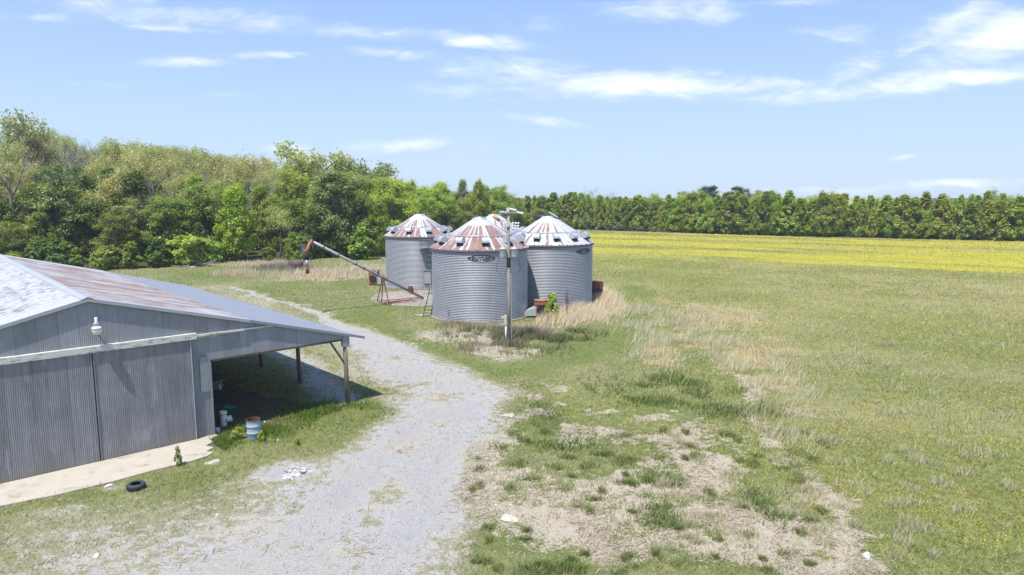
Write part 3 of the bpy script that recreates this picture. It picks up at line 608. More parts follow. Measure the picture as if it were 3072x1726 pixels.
        for sg in (-1, 1):
            e.add([wrap(sg*1.0*k_, 0.11*k_), wrap(sg*1.24*k_, 0), wrap(sg*1.0*k_, -0.11*k_), wrap(sg*0.86*k_, 0)], [(0, 1, 2, 3)])
        em = e.build('emblem', M_blackpaint, root)
        tm = font_mesh('BUTLER', 0.40*k_)
        for v in tm.vertices: x, y = v.co.x*1.18, v.co.y; v.co = wrap(x, y)
        link('lettering', tm, M_blackpaint, em)
    return root
BINS = {}
def fit(xl, xr, ybf):
    p = at((xl+xr)/2, ybf); D = math.hypot(p[0], p[1]); a1 = math.atan((xl-CX)/2066); a2 = math.atan((xr-CX)/2066)
    s_ = math.sin((a2-a1)/2); Dc = D/(1-s_); ac = (a1+a2)/2
    return (Dc*math.sin(ac), Dc*math.cos(ac)), Dc*s_
cF, rF = fit(1293, 1583, 970); cL, rL = fit(1153, 1360, 869); cR, rR = fit(1514, 1780, 934.5)
lf = at(1442, 955); azF = math.atan2(lf[1]-cF[1], lf[0]-cF[0])
binF = make_bin(cF, rF, 6.1, 8.62, 'corrugated grain bin behind the utility pole, black emblem on its wall and rust striped roof', 0.03, 1, (azF+0.01, 5.42, 2.43), 'flat', 11, 0.31)
binL = make_bin(cL, rL, 5.98, 8.42, 'corrugated grain bin behind the rusty auger, with a platform and side ladder', 0.05, 2, None, 'none', 10, 0.1)
binR = make_bin(cR, rR, 6.1, 8.62, 'corrugated grain bin with mostly white roof and tilted peak lid beside the tan grass', -0.20, 5, (-0.72, 5.45, 2.30), 'tilt', 13, 0.02)
cB = (-2.0, 77.5)
binB = make_bin(cB, 4.15, 6.0, 8.50, 'grain bin mostly hidden behind the other bins, only its rust blotched roof showing', 0.0, 9, None, 'none', 10, 0.4)
# platform and caged ladder on the bin behind the auger
aP = math.atan2(79.0-cL[1], -7.6-cL[0]); aP = -1.27
def onb(c_, R_, a, dr, z): return (R_+dr)*math.cos(a), (R_+dr)*math.sin(a), z
pf = MB(); Mx = Matrix.Rotation(aP, 4, 'Z')
pf.box((rL+0.02, -0.75, 4.72), (rL+0.75, 0.55, 4.77), Mx); pf.build('platform', M_ladder, binL)
pr = MB()
for (y_) in (-0.75, 0.55):
    pr.tube([Mx @ Vector((rL+0.73, y_, 4.77)), Mx @ Vector((rL+0.73, y_, 5.75))], 0.025, 5)
    pr.tube([Mx @ Vector((rL+0.03, y_, 4.0)), Mx @ Vector((rL+0.72, y_, 4.72))], 0.02, 5)
for z_ in (5.25, 5.72): pr.tube([Mx @ Vector((rL+0.05, -0.75, z_)), Mx @ Vector((rL+0.73, -0.75, z_)), Mx @ Vector((rL+0.73, 0.55, z_))], 0.02, 5)
pr.build('guard_rail', M_ladder, binL)
la = MB()
for y_ in (0.15, 0.5): la.tube([Mx @ Vector((rL+0.16, y_, 0.3)), Mx @ Vector((rL+0.16, y_, 6.2))], 0.022, 5)
for z_ in np.arange(0.5, 6.1, 0.3): la.tube([Mx @ Vector((rL+0.16, 0.15, z_)), Mx @ Vector((rL+0.16, 0.5, z_))], 0.014, 4)
la.build('ladder', M_ladder, binL)
cg = MB()
for z_ in np.arange(2.3, 4.6, 0.55):
    cg.tube([Mx @ Vector((rL+0.16+0.62*math.sin(w), 0.32-0.36*math.cos(w), z_)) for w in np.linspace(0, PI, 9)], 0.018, 4)
for w in (0.6, 1.57, 2.5): cg.tube([Mx @ Vector((rL+0.16+0.62*math.sin(w), 0.32-0.36*math.cos(w), 2.3)), Mx @ Vector((rL+0.16+0.62*math.sin(w), 0.32-0.36*math.cos(w), 4.7))], 0.015, 4)
cg.build('ladder_cage', M_ladder, binL)
rl = MB(); aR = -1.15
for k in range(12):
    f = 0.04+k*0.032; rad = (rL+.14)+(0.62-rL-.14)*f; z = 5.96+(8.3-5.96)*f+0.1
    rl.tube([Matrix.Rotation(aR-0.045, 4, 'Z') @ Vector((rad, 0, z)), Matrix.Rotation(aR+0.045, 4, 'Z') @ Vector((rad, 0, z))], 0.025, 4)
rl.build('roof_rungs', M_zinc, binL)
# pad under the auger
pp = [at(x, y)[:2] for x, y in ((1108, 897), (1128, 884), (1165, 877), (1230, 872), (1300, 872), (1320, 890), (1316, 915), (1260, 921), (1180, 917), (1128, 909))]
o = MB().prism([tuple(p) for p in pp], -0.1, 0.035).build('concrete_pad', M_padconc); tag(o, 'stained round concrete pad under the auger foot', None, None, 'structure')

# ------------------------------------------------------------------ auger
f1 = at(1131, 907); f2 = at(1173, 917); hit = at(1262, 900)
aE = Vector(at(1270, 902)); aE.z = 0.22; topA = Vector(atY(931, 722, 60.6))
mA = aE.lerp(topA, 0.0)
auger = thing('grain_auger', 'long rust spotted grain auger tilted up on an A frame with hanging spout', 'auger', (aE.x, aE.y, 0))
L0 = -Vector((aE.x, aE.y, 0))
def q3(p): return Vector(p)+L0
def al(f): return aE.lerp(topA, f)+L0
MB().tube([al(0), al(1)], 0.125, 12).build('tube', M_augert, auger, True)
q = MB()
for f in (0.02, 0.12, 0.36, 0.44, 0.56, 0.63, 0.78, 0.9, 0.985):
    d = (topA-aE).normalized(); p = al(f); q.tube([p-d*0.05, p+d*0.05], 0.155, 12)
q.build('tube_flange', M_rust, auger)
q = MB(); q.tube([al(0.10)+Vector((0, 0, .3)), al(0.45)+Vector((0, 0, .34))], 0.035, 6)
for f in (0.10, 0.2, 0.32, 0.45): q.box((-.04, -.04, 0), (.04, .04, .34), Matrix.Translation(al(f)))
q.build('drive_shaft', M_steelgrey, auger)
q = MB(); q.box((-.22, -.2, 0), (.22, .2, .42), Matrix.Translation(al(0.13)+Vector((0, 0, .15)))); q.lathe([(0, .75), (.2, .75), (.2, .2), (0, .2)], 14, (al(0.13).x+.1, al(0.13).y))
q.v = q.v[:8]+[(x, y, z+al(0.13).z-0.3) for x, y, z in q.v[8:]]
q.build('gearbox', M_rust, auger)
q = MB(); q.box((-.15, -.13, -.18), (.15, .14, .13), Matrix.Translation(al(0.99))); q.build('spout_head', M_rust, auger)
tp = al(1.0)
sp = MB(); k1 = Vector(atY(917, 763, 60.3))+L0; k2 = Vector(atY(920, 780, 60.3))+L0; k3 = Vector(atY(923, 821, 60.3))+L0
sp.tube([tp+Vector((0, 0, -.1)), k1], [0.14, 0.17], 12); spo = sp.build('spout', M_rustlight, auger, True)
MB().tube([k1+Vector((0, 0, .1)), k2], [0.205, 0.15], 12).build('spout_joint', M_black, spo, True)
MB().tube([k2, k2.lerp(k3, 0.5)], 0.14, 12).build('spout_sleeve', M_augert, spo, True)
MB().tube([k2.lerp(k3, 0.5), k3], 0.16, 12).build('spout_sleeve', M_rust, spo, True)
sup = al(0.39)
for (px, py) in ((1131, 907), (1145, 911)):
    g = at(px, py); MB().tube([sup, q3(g)], 0.045, 5).build('support_leg', M_rust, auger)
g = at(1168, 915); MB().tube([sup+Vector((.1, 0, -.3)), q3(g)], 0.05, 5).build('support_leg', M_rustlight, auger)
q = MB()
for a_, b_ in (((1131, 907), (1255, 897)), ((1160, 914), (1262, 899)), ((1131, 907), (1173, 919)), ((1150, 911), (1240, 902))):
    a3 = at(*a_); b3 = at(*b_); q.tube([q3(a3)+Vector((0, 0, .1)), q3(b3)+Vector((0, 0, .16))], 0.05, 5)
q.build('base_frame', M_rustlight, auger)
q = MB(); q.box((-.15, -.15, -.5), (.15, .15, .1), Matrix.Translation(sup)); q.build('winch', M_rust, auger)

# ------------------------------------------------------------------ rusty fan housings with transition ducts
def fan(name, label, loc, rz, w, d, h, duct, m=M_rustlight):
    f = thing(name, label, 'dryer fan', loc, rz, 'rusted dryer fans at the bins')
    b = MB(); b.box((-w/2, -d/2, 0.12), (w/2, d/2, h)); b.box((-w/2-.03, -d/2-.03, h), (w/2+.03, d/2+.03, h+.05)); b.box((-w/2-.02, -d/2-.02, h*.78), (w/2+.02, d/2+.02, h*.82))
    b.build('housing', m, f)
    MB().box((-w/2, -d/2, 0), (-w/2+.12, d/2, .12)).build('skid', M_rust, f); MB().box((w/2-.12, -d/2, 0), (w/2, d/2, .12)).build('skid', M_rust, f)
    o = MB().lathe([(0.0, 0.02), (w*.36, 0.02), (w*.40, 0.0), (w*.40, -.05), (w*.44, -.05), (w*.44, 0.04), (0, 0.04)], 24).build('fan_inlet', M_black, f); o.location = (0, -d/2-.02, h*.45); o.rotation_euler = (PI/2, 0, 0)
    if duct:
        x0 = duct*w/2; x1 = x0+duct*1.35; vs = [(x0, -d*.45, .15), (x0, d*.45, .15), (x0, d*.45, h*.62), (x0, -d*.45, h*.62), (x1, -d*.3, .15), (x1, d*.3, .15), (x1, d*.3, .42), (x1, -d*.3, .42)]
        MB().add(vs, [(0, 3, 2, 1), (4, 5, 6, 7), (0, 1, 5, 4), (1, 2, 6, 5), (2, 3, 7, 6), (3, 0, 4, 7)]).build('duct', M_zinc, f)
    return f
g = at(1625, 953); fan('dryer_fan', 'orange rusted dryer fan with zinc duct, half hidden by a leafy bush', (g[0], g[1]+.4, 0), 0.12, 1.15, 1.0, 1.45, -1)
g = at(1121, 857); fan('dryer_fan', 'orange rusted dryer fan with pale duct behind the auger legs', (g[0], g[1]+.5, 0), -0.15, 1.0, 1.0, 1.75, 1)
g = at(1789, 902); fan('dryer_fan', 'dark rusted dryer fan standing by the tan grass beyond the white roofed bin', (g[0], g[1]+.3, 0), 0.35, 1.0, 1.1, 1.9, 0, M_rust)

# ------------------------------------------------------------------ control box and step ladder
g = at(1284, 884); gb = thing('control_box', 'grey electrical cabinet on posts between two grain bins', 'control box', (g[0], g[1], 0))
MB().box((-.42, -.15, 1.15), (.42, .2, 2.55)).box((-.50, -.22, 2.55), (.50, .22, 2.60)).build('cabinet', M_ladder, gb)
MB().box((-.36, -.18, 1.22), (.36, -.152, 2.48)).build('cabinet_door', plain('grey_door_paint', (.30, .31, .33)), gb)
MB().prism([(-.07, -.17), (.07, -.17), (.07, -.19), (-.07, -.19)], 1.95, 2.12).build('warning_sticker', plain('yellow_sticker', (.6, .55, .08)), gb)
for x_ in (-.3, .3): MB().box((x_-.04, 0, 0), (x_+.04, .08, 1.15)).build('post', M_steelgrey, gb)
MB().tube([(.32, -.1, 1.2), (.3, -.12, .1)], .04, 6).build('conduit', M_steelgrey, gb)
MB().box((-.3, -.12, .85), (.3, .1, 1.15)).build('gutter_box', M_ladder, gb)
g = at(1281, 950); lb = Vector((g[0], g[1], 0)); tl = Vector(atY(1297, 868, g[1]+1.3))
ld = thing('step_ladder', 'narrow dark ladder with pale rungs leaning beside the bin wall', 'ladder', lb)
dv_ = tl-lb
for x_ in (-.28, .28): MB().tube([Vector((x_*1.2, 0, 0.02)), dv_+Vector((x_*.8, 0, 0))], 0.045, 4).build('rail', M_black, ld)
for k in range(8):
    p = dv_*(0.06+0.12*k); MB().box((-.31, -.07, -.02), (.31, .07, .02), Matrix.Translation(p)).build('rung', M_zinc, ld)
g = at(1262, 947); o = MB().box((-.35, -.12, 0), (.35, .12, .07), Matrix.Rotation(.2, 4, 'Z')).build('board', M_litter); o.location = g; tag(o, 'short white board lying beside the step ladder foot', 'board')

# ------------------------------------------------------------------ utility pole
g = at(1528.5, 1030); up = thing('utility_pole', 'weathered wooden utility pole with transformers in front of the grain bins', 'utility pole', (g[0], g[1], 0))
H = 9.72
MB().tube([(0, 0, -.1), (-.03, 0, 4), (-.08, 0, 7.5), (-.1, 0, H)], [.15, .135, .12, .11], 14).build('pole', M_polewood, up, True)
MB().lathe([(.142, 5.5), (.138, 6.2)], 16, (-.05, 0)).build('tar_band', M_black, up)
Mx = Matrix.Translation((-.1, -.12, 9.38)) @ Matrix.Rotation(.35, 4, 'Z')
MB().box((-.62, -.055, -.055), (.66, .055, .055), Mx).build('crossarm', M_polewood, up)
MB().tube([Mx @ Vector((-.5, .05, -.02)), Vector((-.08, 0, 8.9)), Mx @ Vector((.5, .05, -.02))], .02, 4).build('crossarm_brace', M_steelgrey, up)
def insul(p, q_, n=4):
    p = Vector(p); q_ = Vector(q_); b = MB(); d = (q_-p)/n
    for k in range(n): c0 = p+d*k; b.tube([c0, c0+d*.25, c0+d*.5, c0+d*.8], [.03, .085, .085, .03], 10)
    return b
e1 = (Mx @ Vector((.64, 0, .03))); 
insul(e1, e1+Vector((.5, .25, -.12)), 5).build('insulator', M_ins, up)
insul((.0, -.05, H-.08), (.5, .2, H-.2), 5).build('insulator', M_ins, up)
insul(Mx @ Vector((-.6, 0, .06)), Mx @ Vector((-.1, 0, -.0)), 3).build('insulator', M_ins, up)
tb = MB(); tb.box((-.45, -.04, -.04), (.75, .04, .04), Matrix.Translation((-.07, -.16, 8.44)) @ Matrix.Rotation(.15, 4, 'Z')); 
tb.build('equipment_arm', M_steelgrey, up)
for k, (x_, r_) in enumerate(((-.32, .045), (.3, .05), (.5, .05), (.68, .05))):
    insul((x_-.07, -.2, 8.2), (x_-.05, -.2, 8.75), 3).build('cutout', M_ins, up)
for (x_, y_) in ((-.46, -.26), (.34, -.12)):
    tr = MB().lathe([(0, 0), (.22, 0), (.235, .04), (.235, .56), (.255, .58), (.255, .62), (.2, .67), (0, .69)], 18).build('transformer', M_steelgrey, up, True); tr.location = (x_, y_, 6.25)
    bs = MB()
    for dx_ in (0.0,): bs.lathe([(.03, .64), (.055, .70), (.03, .76), (.05, .81), (.02, .88)], 10, (dx_, 0))
    bs.build('bushing', M_ins, tr)
MB().tube([(-.7, -.3, 6.3), (-.95, -.3, 5.4), (-.6, -.2, 4.95), (-.2, -.15, 5.1)], .014, 4).tube([(.55, -.2, 6.3), (.8, -.2, 5.5), (.5, -.2, 4.95), (.1, -.15, 5.2)], .014, 4).build('drop_wire', M_black, up)
MB().tube([(-.26, -.05, 0), (-.26, -.05, 1.35)], .06, 10).build('conduit', M_white, up, True)
MB().box((-.40, -.14, 1.35), (-.20, .06, 2.05)).build('meter_box', plain('cream_box', (.5, .46, .32)), up)
MB().box((-.62, -.08, 1.82), (-.38, .0, 1.98)).build('meter_arm', plain('cream_arm', (.5, .46, .32)), up)
MB().tube([(.14, -.12, .2), (.1, -.14, 5)], .02, 5).build('ground_wire', M_steelgrey, up)
base = Vector((g[0], g[1], 0))
for k, (p0, lab) in enumerate(((e1+Vector((.5, .25, -.12)), 'thin power line leaving the crossarm insulators towards the tree belt'), (Vector((.5, .2, H-.2)), 'thin power line leaving the pole top insulators towards the tree belt'), (Mx @ Vector((.35, 0, .08)), 'thin power line leaving the middle of the crossarm towards the tree belt'))):
    A3 = base+p0; B3 = Vector(atY(2560+k*25, 706-k*6, 168)); pts = []
    for i in range(41):
        f = i/40; p = A3.lerp(B3, f); p.z -= 4*f*(1-f)*(2.0); pts.append(p)
    o = MB().tube(pts, 0.0045, 4).build('power_line', M_wire); tag(o, lab, 'power line', 'power lines from the utility pole')

# ------------------------------------------------------------------ yard things
g = at(756, 1322); br = thing('oil_drum', 'faded blue open topped drum with rusty inside beside the lean-to', 'drum', (g[0], g[1]+.28, 0))
br.rotation_euler = (0.02, -0.015, 0)
pr_ = [(.0, .02), (.285, .02), (.29, .04), (.285, .27), (.30, .29), (.30, .31), (.285, .33), (.285, .57), (.30, .59), (.30, .61), (.285, .63), (.285, .86), (.298, .88)]
MB().lathe(pr_, 28).build('shell', M_blue, br, True)
MB().lathe([(.298, .88), (.275, .88), (.27, .1), (0, .08)], 28).build('inner_wall', plain('dark_drum_rust', (.12, .05, .03), .9, 0, .4), br)
for z_ in (.30, .60, .87): MB().lathe([(.301, z_-.018), (.307, z_), (.301, z_+.018)], 28).build('hoop', M_litter if z_ != .87 else M_rust, br)
g = at(684, 1264); bk = thing('plastic_tub', 'green plastic tub under the lean-to roof', 'tub', (g[0], g[1]+.2, 0))
MB().lathe([(0, .02), (.19, .02), (.26, .62), (.28, .62), (.27, .66), (.245, .66), (.18, .06), (0, .05)], 24).build('tub_shell', M_green, bk, True)
g = at(672, 1278); pv = thing('pipe_tee', 'thick white plastic pipe tee standing next to the green tub', 'pipe', (g[0], g[1], 0), 0.3)
MB().tube([(0, 0, 0), (0, 0, .30), (0, 0, .62)], .14, 16, False).build('stem_pipe', M_white, pv, True)
MB().lathe([(.14, .55), (.165, .55), (.165, .70), (.13, .70), (.12, .3)], 20).build('collar', M_white, pv, True)
MB().tube([(0.05, 0, .26), (.34, -.02, .36)], [.13, .15], 16).build('side_branch', M_white, pv, True)
g = at(650, 1300); o = MB().lathe([(0, 0), (.1, 0), (.12, .2), (.1, .2), (.09, .03), (0, .03)], 14).build('bucket', M_white); o.location = (g[0]-.0, g[1]+.1, 0); tag(o, 'small white bucket at the barn corner', 'bucket')
g = at(404, 1470); ty = thing('old_tyre', 'black car tyre lying flat on the grass before the apron', 'tyre', (g[0], g[1]+.1, 0.02))
ty.rotation_euler = (0.04, 0.03, 0.3); ty.scale = (.9, .9, .9)
MB().lathe([(.19, .03), (.20, .0), (.27, -.01), (.32, .02), (.335, .06), (.335, .16), (.32, .2), (.27, .225), (.20, .215), (.19, .19), (.215, .18), (.29, .17), (.31, .11), (.29, .05), (.215, .04), (.19, .03)], 36).build('carcass', M_rubber, ty, True)
q = MB()
for k in range(54):
    a = 2*PI*k/54
    for z_ in (.055, .115): q.box((.340, -.014, z_-.02), (.354, .014, z_+.035), Matrix.Rotation(a+(.03 if z_ > .1 else 0), 4, 'Z'))
q.build('tread', M_rubber, ty)
# burnt patch of ash
m, t, out = mat('white_ash'); o_ = geo(t); n = t.noise(o_, 5, 6, .75, .4)
pbr(t, out, t.ramp(n, [(.40, (.05, .045, .04)), (.50, (.28, .27, .26)), (.60, (.62, .61, .60))]), .95, 0, n, .8, .05)
g = at(886, 1418); vs = [(g[0], g[1], .05)]; N = 40
for r in (1, 2, 3):
    for k in range(N):
        a = 2*PI*k/N; R_ = (.28, .36, .44)[r-1]*(1+.25*math.sin(3*a+1)+.16*math.sin(7*a)+.1*random.random())*.62*(r/3+.45)
        vs.append((g[0]+R_*1.15*math.cos(a), g[1]+R_*1.5*math.sin(a), (.055+.03*random.random(), .03+.03*random.random(), .004)[r-1]))
fs = [(0, 1+k, 1+(k+1) % N) for k in range(N)]+[(1+(r-1)*N+k, 1+(r-1)*N+(k+1) % N, 1+r*N+(k+1) % N, 1+r*N+k) for r in (1, 2) for k in range(N)]
o = MB().add(vs, fs).build('ash_heap', m); tag(o, 'white and black ash from an old fire on the gravel', 'ash heap')
def scrap(name, px, py, sx, sy, sz, label, cat, m=M_litter, seed=1):
    r = random.Random(seed); b = bmesh.new(); bmesh.ops.create_icosphere(b, subdivisions=2, radius=1.0)
    for v in b.verts: v.co *= 0.75+0.5*r.random(); v.co.x *= sx; v.co.y *= sy; v.co.z = v.co.z*sz+sz*.35
    me = bpy.data.meshes.new(name); b.to_mesh(me); b.free(); o = link(name, me, m); g = at(px, py); o.location = g; o.rotation_euler = (0, 0, r.random()*3); return tag(o, label, cat)
scrap('white_rag', 325, 1460, .16, .09, .05, 'crumpled white rag on the grass beyond the tyre', 'rag', seed=2)
scrap('paper_scrap', 290, 1668, .14, .08, .03, 'torn white paper scrap on the thin gravel at the lower edge', 'paper', seed=3)
scrap('pale_stone', 652, 1548, .05, .05, .04, 'single pale stone on sparse grass below the ash patch', 'stone', seed=4)
scrap('limestone_lump', 1527, 1240+8, .34, .3, .06, 'flat pale limestone lump beside the gravel drive', 'stone', plain('limestone', (.38, .34, .26)), 5)
scrap('plaster_heap', 1526, 1560, .32, .26, .07, 'low heap of crumbled white plaster in the grass', 'plaster', plain('plaster', (.42, .40, .31), .9, 0, .4, 9), 6)
scrap('feed_bag', 2600, 1672, .10, .16, .12, 'small white bag lying among the yellow flowers', 'bag', seed=7)
scrap('cup', 1487, 1517, .08, .04, .03, 'crushed white cup on the straw beside the drive', 'litter', seed=8)
scrap('bottle', 1530, 1516, .08, .03, .03, 'pale blue crushed bottle on the straw beside the drive', 'bottle', plain('paleblue', (.5, .6, .7)), 9)
scrap('plastic_wrapper', 833, 1321, .06, .05, .03, 'white wrapper on green grass near the blue drum', 'litter', seed=10)
scrap('broken_concrete', 640, 1388, .34, .18, .05, 'broken pale concrete lump at the apron end', 'stone', plain('limestone_b', (.40, .37, .31)), 11)
scrap('white_can', 794, 1268, .05, .05, .05, 'white can in the grass behind the blue drum', 'can', seed=12)
q = thing('rusted_tank', 'dark brown rusted tank half hidden at the woods edge', 'tank', at(888, 808))
MB().tube([(-1.0, .2, .65), (-.9, .2, .65), (.9, -.2, .65), (1.0, -.2, .65)], [.3, .55, .55, .3], 18).build('tank_shell', plain('brown_tank', (.085, .05, .045), .8, 0, .4, 3), q, True)
MB().box((-.9, -.3, 0), (-.7, .5, .2)).box((.7, -.5, 0), (.9, .3, .2)).build('tank_foot', M_rust, q)
q = thing('scrap_pile', 'heap of grey limbs with pale sheets dumped at the woods edge', 'scrap pile', at(590, 803))
b = MB(); r = random.Random(5)
for k in range(26):
    a = r.random()*6.28; x_, y_ = r.uniform(-2.2, 2.2), r.uniform(-.8, .8); L = r.uniform(.8, 2.2); b.tube([(x_, y_, .15+r.random()*.4), (x_+L*math.cos(a), y_+L*.5*math.sin(a), .3+r.random()*.9)], [.07, .03], 5)
b.build('limbs', M_deadwood, q)
b = MB().box((-1.6, -1.1, .1), (-.7, -.9, .45)).box((-.4, -1.2, .05), (.3, -.9, .3)); b.build('sheets', M_litter, q)
# rusty spout piece lying on the peak of the front bin
g = Vector(atY(1489, 656, cF[1])); o = MB().tube([g+Vector((-.30, 0, .25)), g+Vector((.30, 0, -.18))], .16, 12).build('loose_chute', plain('tan_rust', (.42, .25, .13), .8), None, True); tag(o, 'loose tan rusted chute lying across the peak of the bin', 'chute')
# debris under the lean-to
q = thing('cable_tangle', 'pale tangled wires and wrapping on the dark lean-to floor', 'debris', at(652, 1165))
b = MB(); r = random.Random(8)
for k in range(16):
    a = r.random()*6.28; p = [(r.uniform(-.3, .3), r.uniform(-.5, .5), .05+.3*r.random()) for _ in range(4)]; b.tube(p, .02, 4)
b.build('wires', M_steelgrey, q); MB().box((-.1, -.3, .1), (.3, -.1, .4), Matrix.Rotation(.5, 4, 'X')).build('wrapping', M_litter, q)

# ------------------------------------------------------------------ trees
def leaf_mat(name, a, b, transl=0.5, sat=1.0):
    m, t, out = mat(name)
    tn = t.new('ShaderNodeSeparateColor'); t.l.new(attr(t, 'tint').outputs['Color'], tn.inputs[0])
    rnd = t.new('ShaderNodeObjectInfo').outputs['Random']
    col = t.mix(tn.outputs[0], a, b)
    hs = t.new('ShaderNodeHueSaturation'); t.put(hs.inputs['Color'], col)
    t.put(hs.inputs['Hue'], t.m('MULTIPLY_ADD', t.m('SUBTRACT', rnd, 0.5), 0.035, 0.5)); hs.inputs['Saturation'].default_value = sat
    t.put(hs.inputs['Value'], t.m('MULTIPLY_ADD', t.m('FRACT', t.m('MULTIPLY', rnd, 7.31)), 0.50, 1.10))
    d = t.new('ShaderNodeBsdfDiffuse'); tr = t.new('ShaderNodeBsdfTranslucent'); gl = t.new('ShaderNodeBsdfGlossy'); gl.inputs['Roughness'].default_value = 0.45
    t.put(d.inputs[0], hs.outputs[0]); t.put(tr.inputs[0], t.mix(1.0, hs.outputs[0], (1.1, 1.15, .6), 'MULTIPLY')); gl.inputs[0].default_value = (.5, .5, .5, 1)
    m1 = t.new('ShaderNodeMixShader'); m1.inputs[0].default_value = transl; t.l.new(d.outputs[0], m1.inputs[1]); t.l.new(tr.outputs[0], m1.inputs[2])
    m2 = t.new('ShaderNodeMixShader'); m2.inputs[0].default_value = 0.06; t.l.new(m1.outputs[0], m2.inputs[1]); t.l.new(gl.outputs[0], m2.inputs[2])
    t.l.new(m2.outputs[0], out.inputs[0]); return m
L_MID = leaf_mat('mid_green_leaves', (.105, .150, .022), (.225, .275, .045))
L_LIGHT = leaf_mat('light_green_leaves', (.175, .225, .030), (.34, .385, .060))
L_LIME = leaf_mat('lime_green_leaves', (.20, .28, .022), (.38, .44, .05))
L_DARK = leaf_mat('dark_green_leaves', (.060, .105, .018), (.145, .20, .034))
L_SILV = leaf_mat('silvery_green_leaves', (.135, .17, .045), (.27, .305, .11))
L_OLIVE = leaf_mat('olive_spring_leaves', (.23, .25, .085), (.38, .385, .15))
L_BUD = leaf_mat('yellowish_spring_buds', (.29, .275, .115), (.45, .42, .19))
L_PINE = leaf_mat('pine_needles', (.018, .035, .016), (.05, .07, .03), .1)
L_YEL = leaf_mat('yellow_green_leaves', (.155, .225, .028), (.31, .37, .055))
M_bark = plain('grey_bark', (.25, .22, .185), .95, 0, .4, 3.0, stretch=(3, 3, .6))
M_barkd = plain('dark_bark', (.085, .07, .055), .95, 0, .4, 3.0)
M_barkp = plain('pale_bark', (.48, .46, .42), .9, 0, .3, 3.0, (.2, .18, .15), (.5, .6))
M_twig = plain('grey_twigs', (.34, .305, .28), .95, 0, .3, 3.0)

def rdir(n, r): 
    v = r.normal(size=(n, 3)); return v/np.linalg.norm(v, axis=1)[:, None]
def leaf_quads(C, N, size, r):
    """C centres (n,3), N approx normals, size (n,)"""
    n = len(C); q = rdir(n, r); T = np.cross(N, q); T /= np.linalg.norm(T, axis=1)[:, None]+1e-9; B = np.cross(N, T)
    s_ = size[:, None]; a = T*s_; b = B*s_*0.62
    V_ = np.stack([C-a, C-b*1.0, C+a, C+b*1.0], 1).reshape(-1, 3)
    return V_, np.arange(4*n).reshape(-1, 4)
def set_tint(me, tint_face, per=4):
    ca = me.color_attributes.new('tint', 'FLOAT_COLOR', 'CORNER'); A = np.ones((len(me.loops), 4), np.float32)
    A[:, 0] = np.repeat(tint_face, per); A[:, 1] = A[:, 0]; A[:, 2] = A[:, 0]; ca.data.foreach_set('color', A.ravel())
class Wood:
    def __init__(s): s.v = []; s.f = []; s.n = 0
    def limb(s, pts, rad, n=5):
        pts = np.asarray(pts, float); m_ = len(pts)
        d = np.gradient(pts, axis=0); d /= np.linalg.norm(d, axis=1)[:, None]+1e-9
        ref = np.array([0.31, 0.2, 0.93]) if abs(d[0][2]) < .8 else np.array([1., 0.1, 0])
        a = np.cross(d, ref); a /= np.linalg.norm(a, axis=1)[:, None]+1e-9; b = np.cross(d, a)
        w = 2*PI*np.arange(n)/n; rad = np.asarray(rad)
        V_ = pts[:, None]+(a[:, None]*np.cos(w)[None, :, None]+b[:, None]*np.sin(w)[None, :, None])*rad[:, None, None]
        s.v.append(V_.reshape(-1, 3)); i, k = np.meshgrid(np.arange(m_-1), np.arange(n), indexing='ij'); i = i.ravel(); k = k.ravel()
        s.f.append(np.stack([i*n+k, i*n+(k+1) % n, (i+1)*n+(k+1) % n, (i+1)*n+k], 1)+s.n); s.n += m_*n
    def mesh(s, name):
        me = np_mesh(name, np.concatenate(s.v), np.concatenate(s.f)); me.polygons.foreach_set('use_smooth', np.ones(len(me.polygons), bool)); return me
def curve3(p0, p1, sag, r, n=5):
    f = np.linspace(0, 1, n)[:, None]; p0 = np.asarray(p0); p1 = np.asarray(p1)
    P_ = p0+(p1-p0)*f; L = np.linalg.norm(p1-p0); off = r.normal(size=3)*L*0.07
    P_ = P_+off*np.sin(f*PI)+np.array([0, 0, 1])*sag*L*np.sin(f*PI); return P_
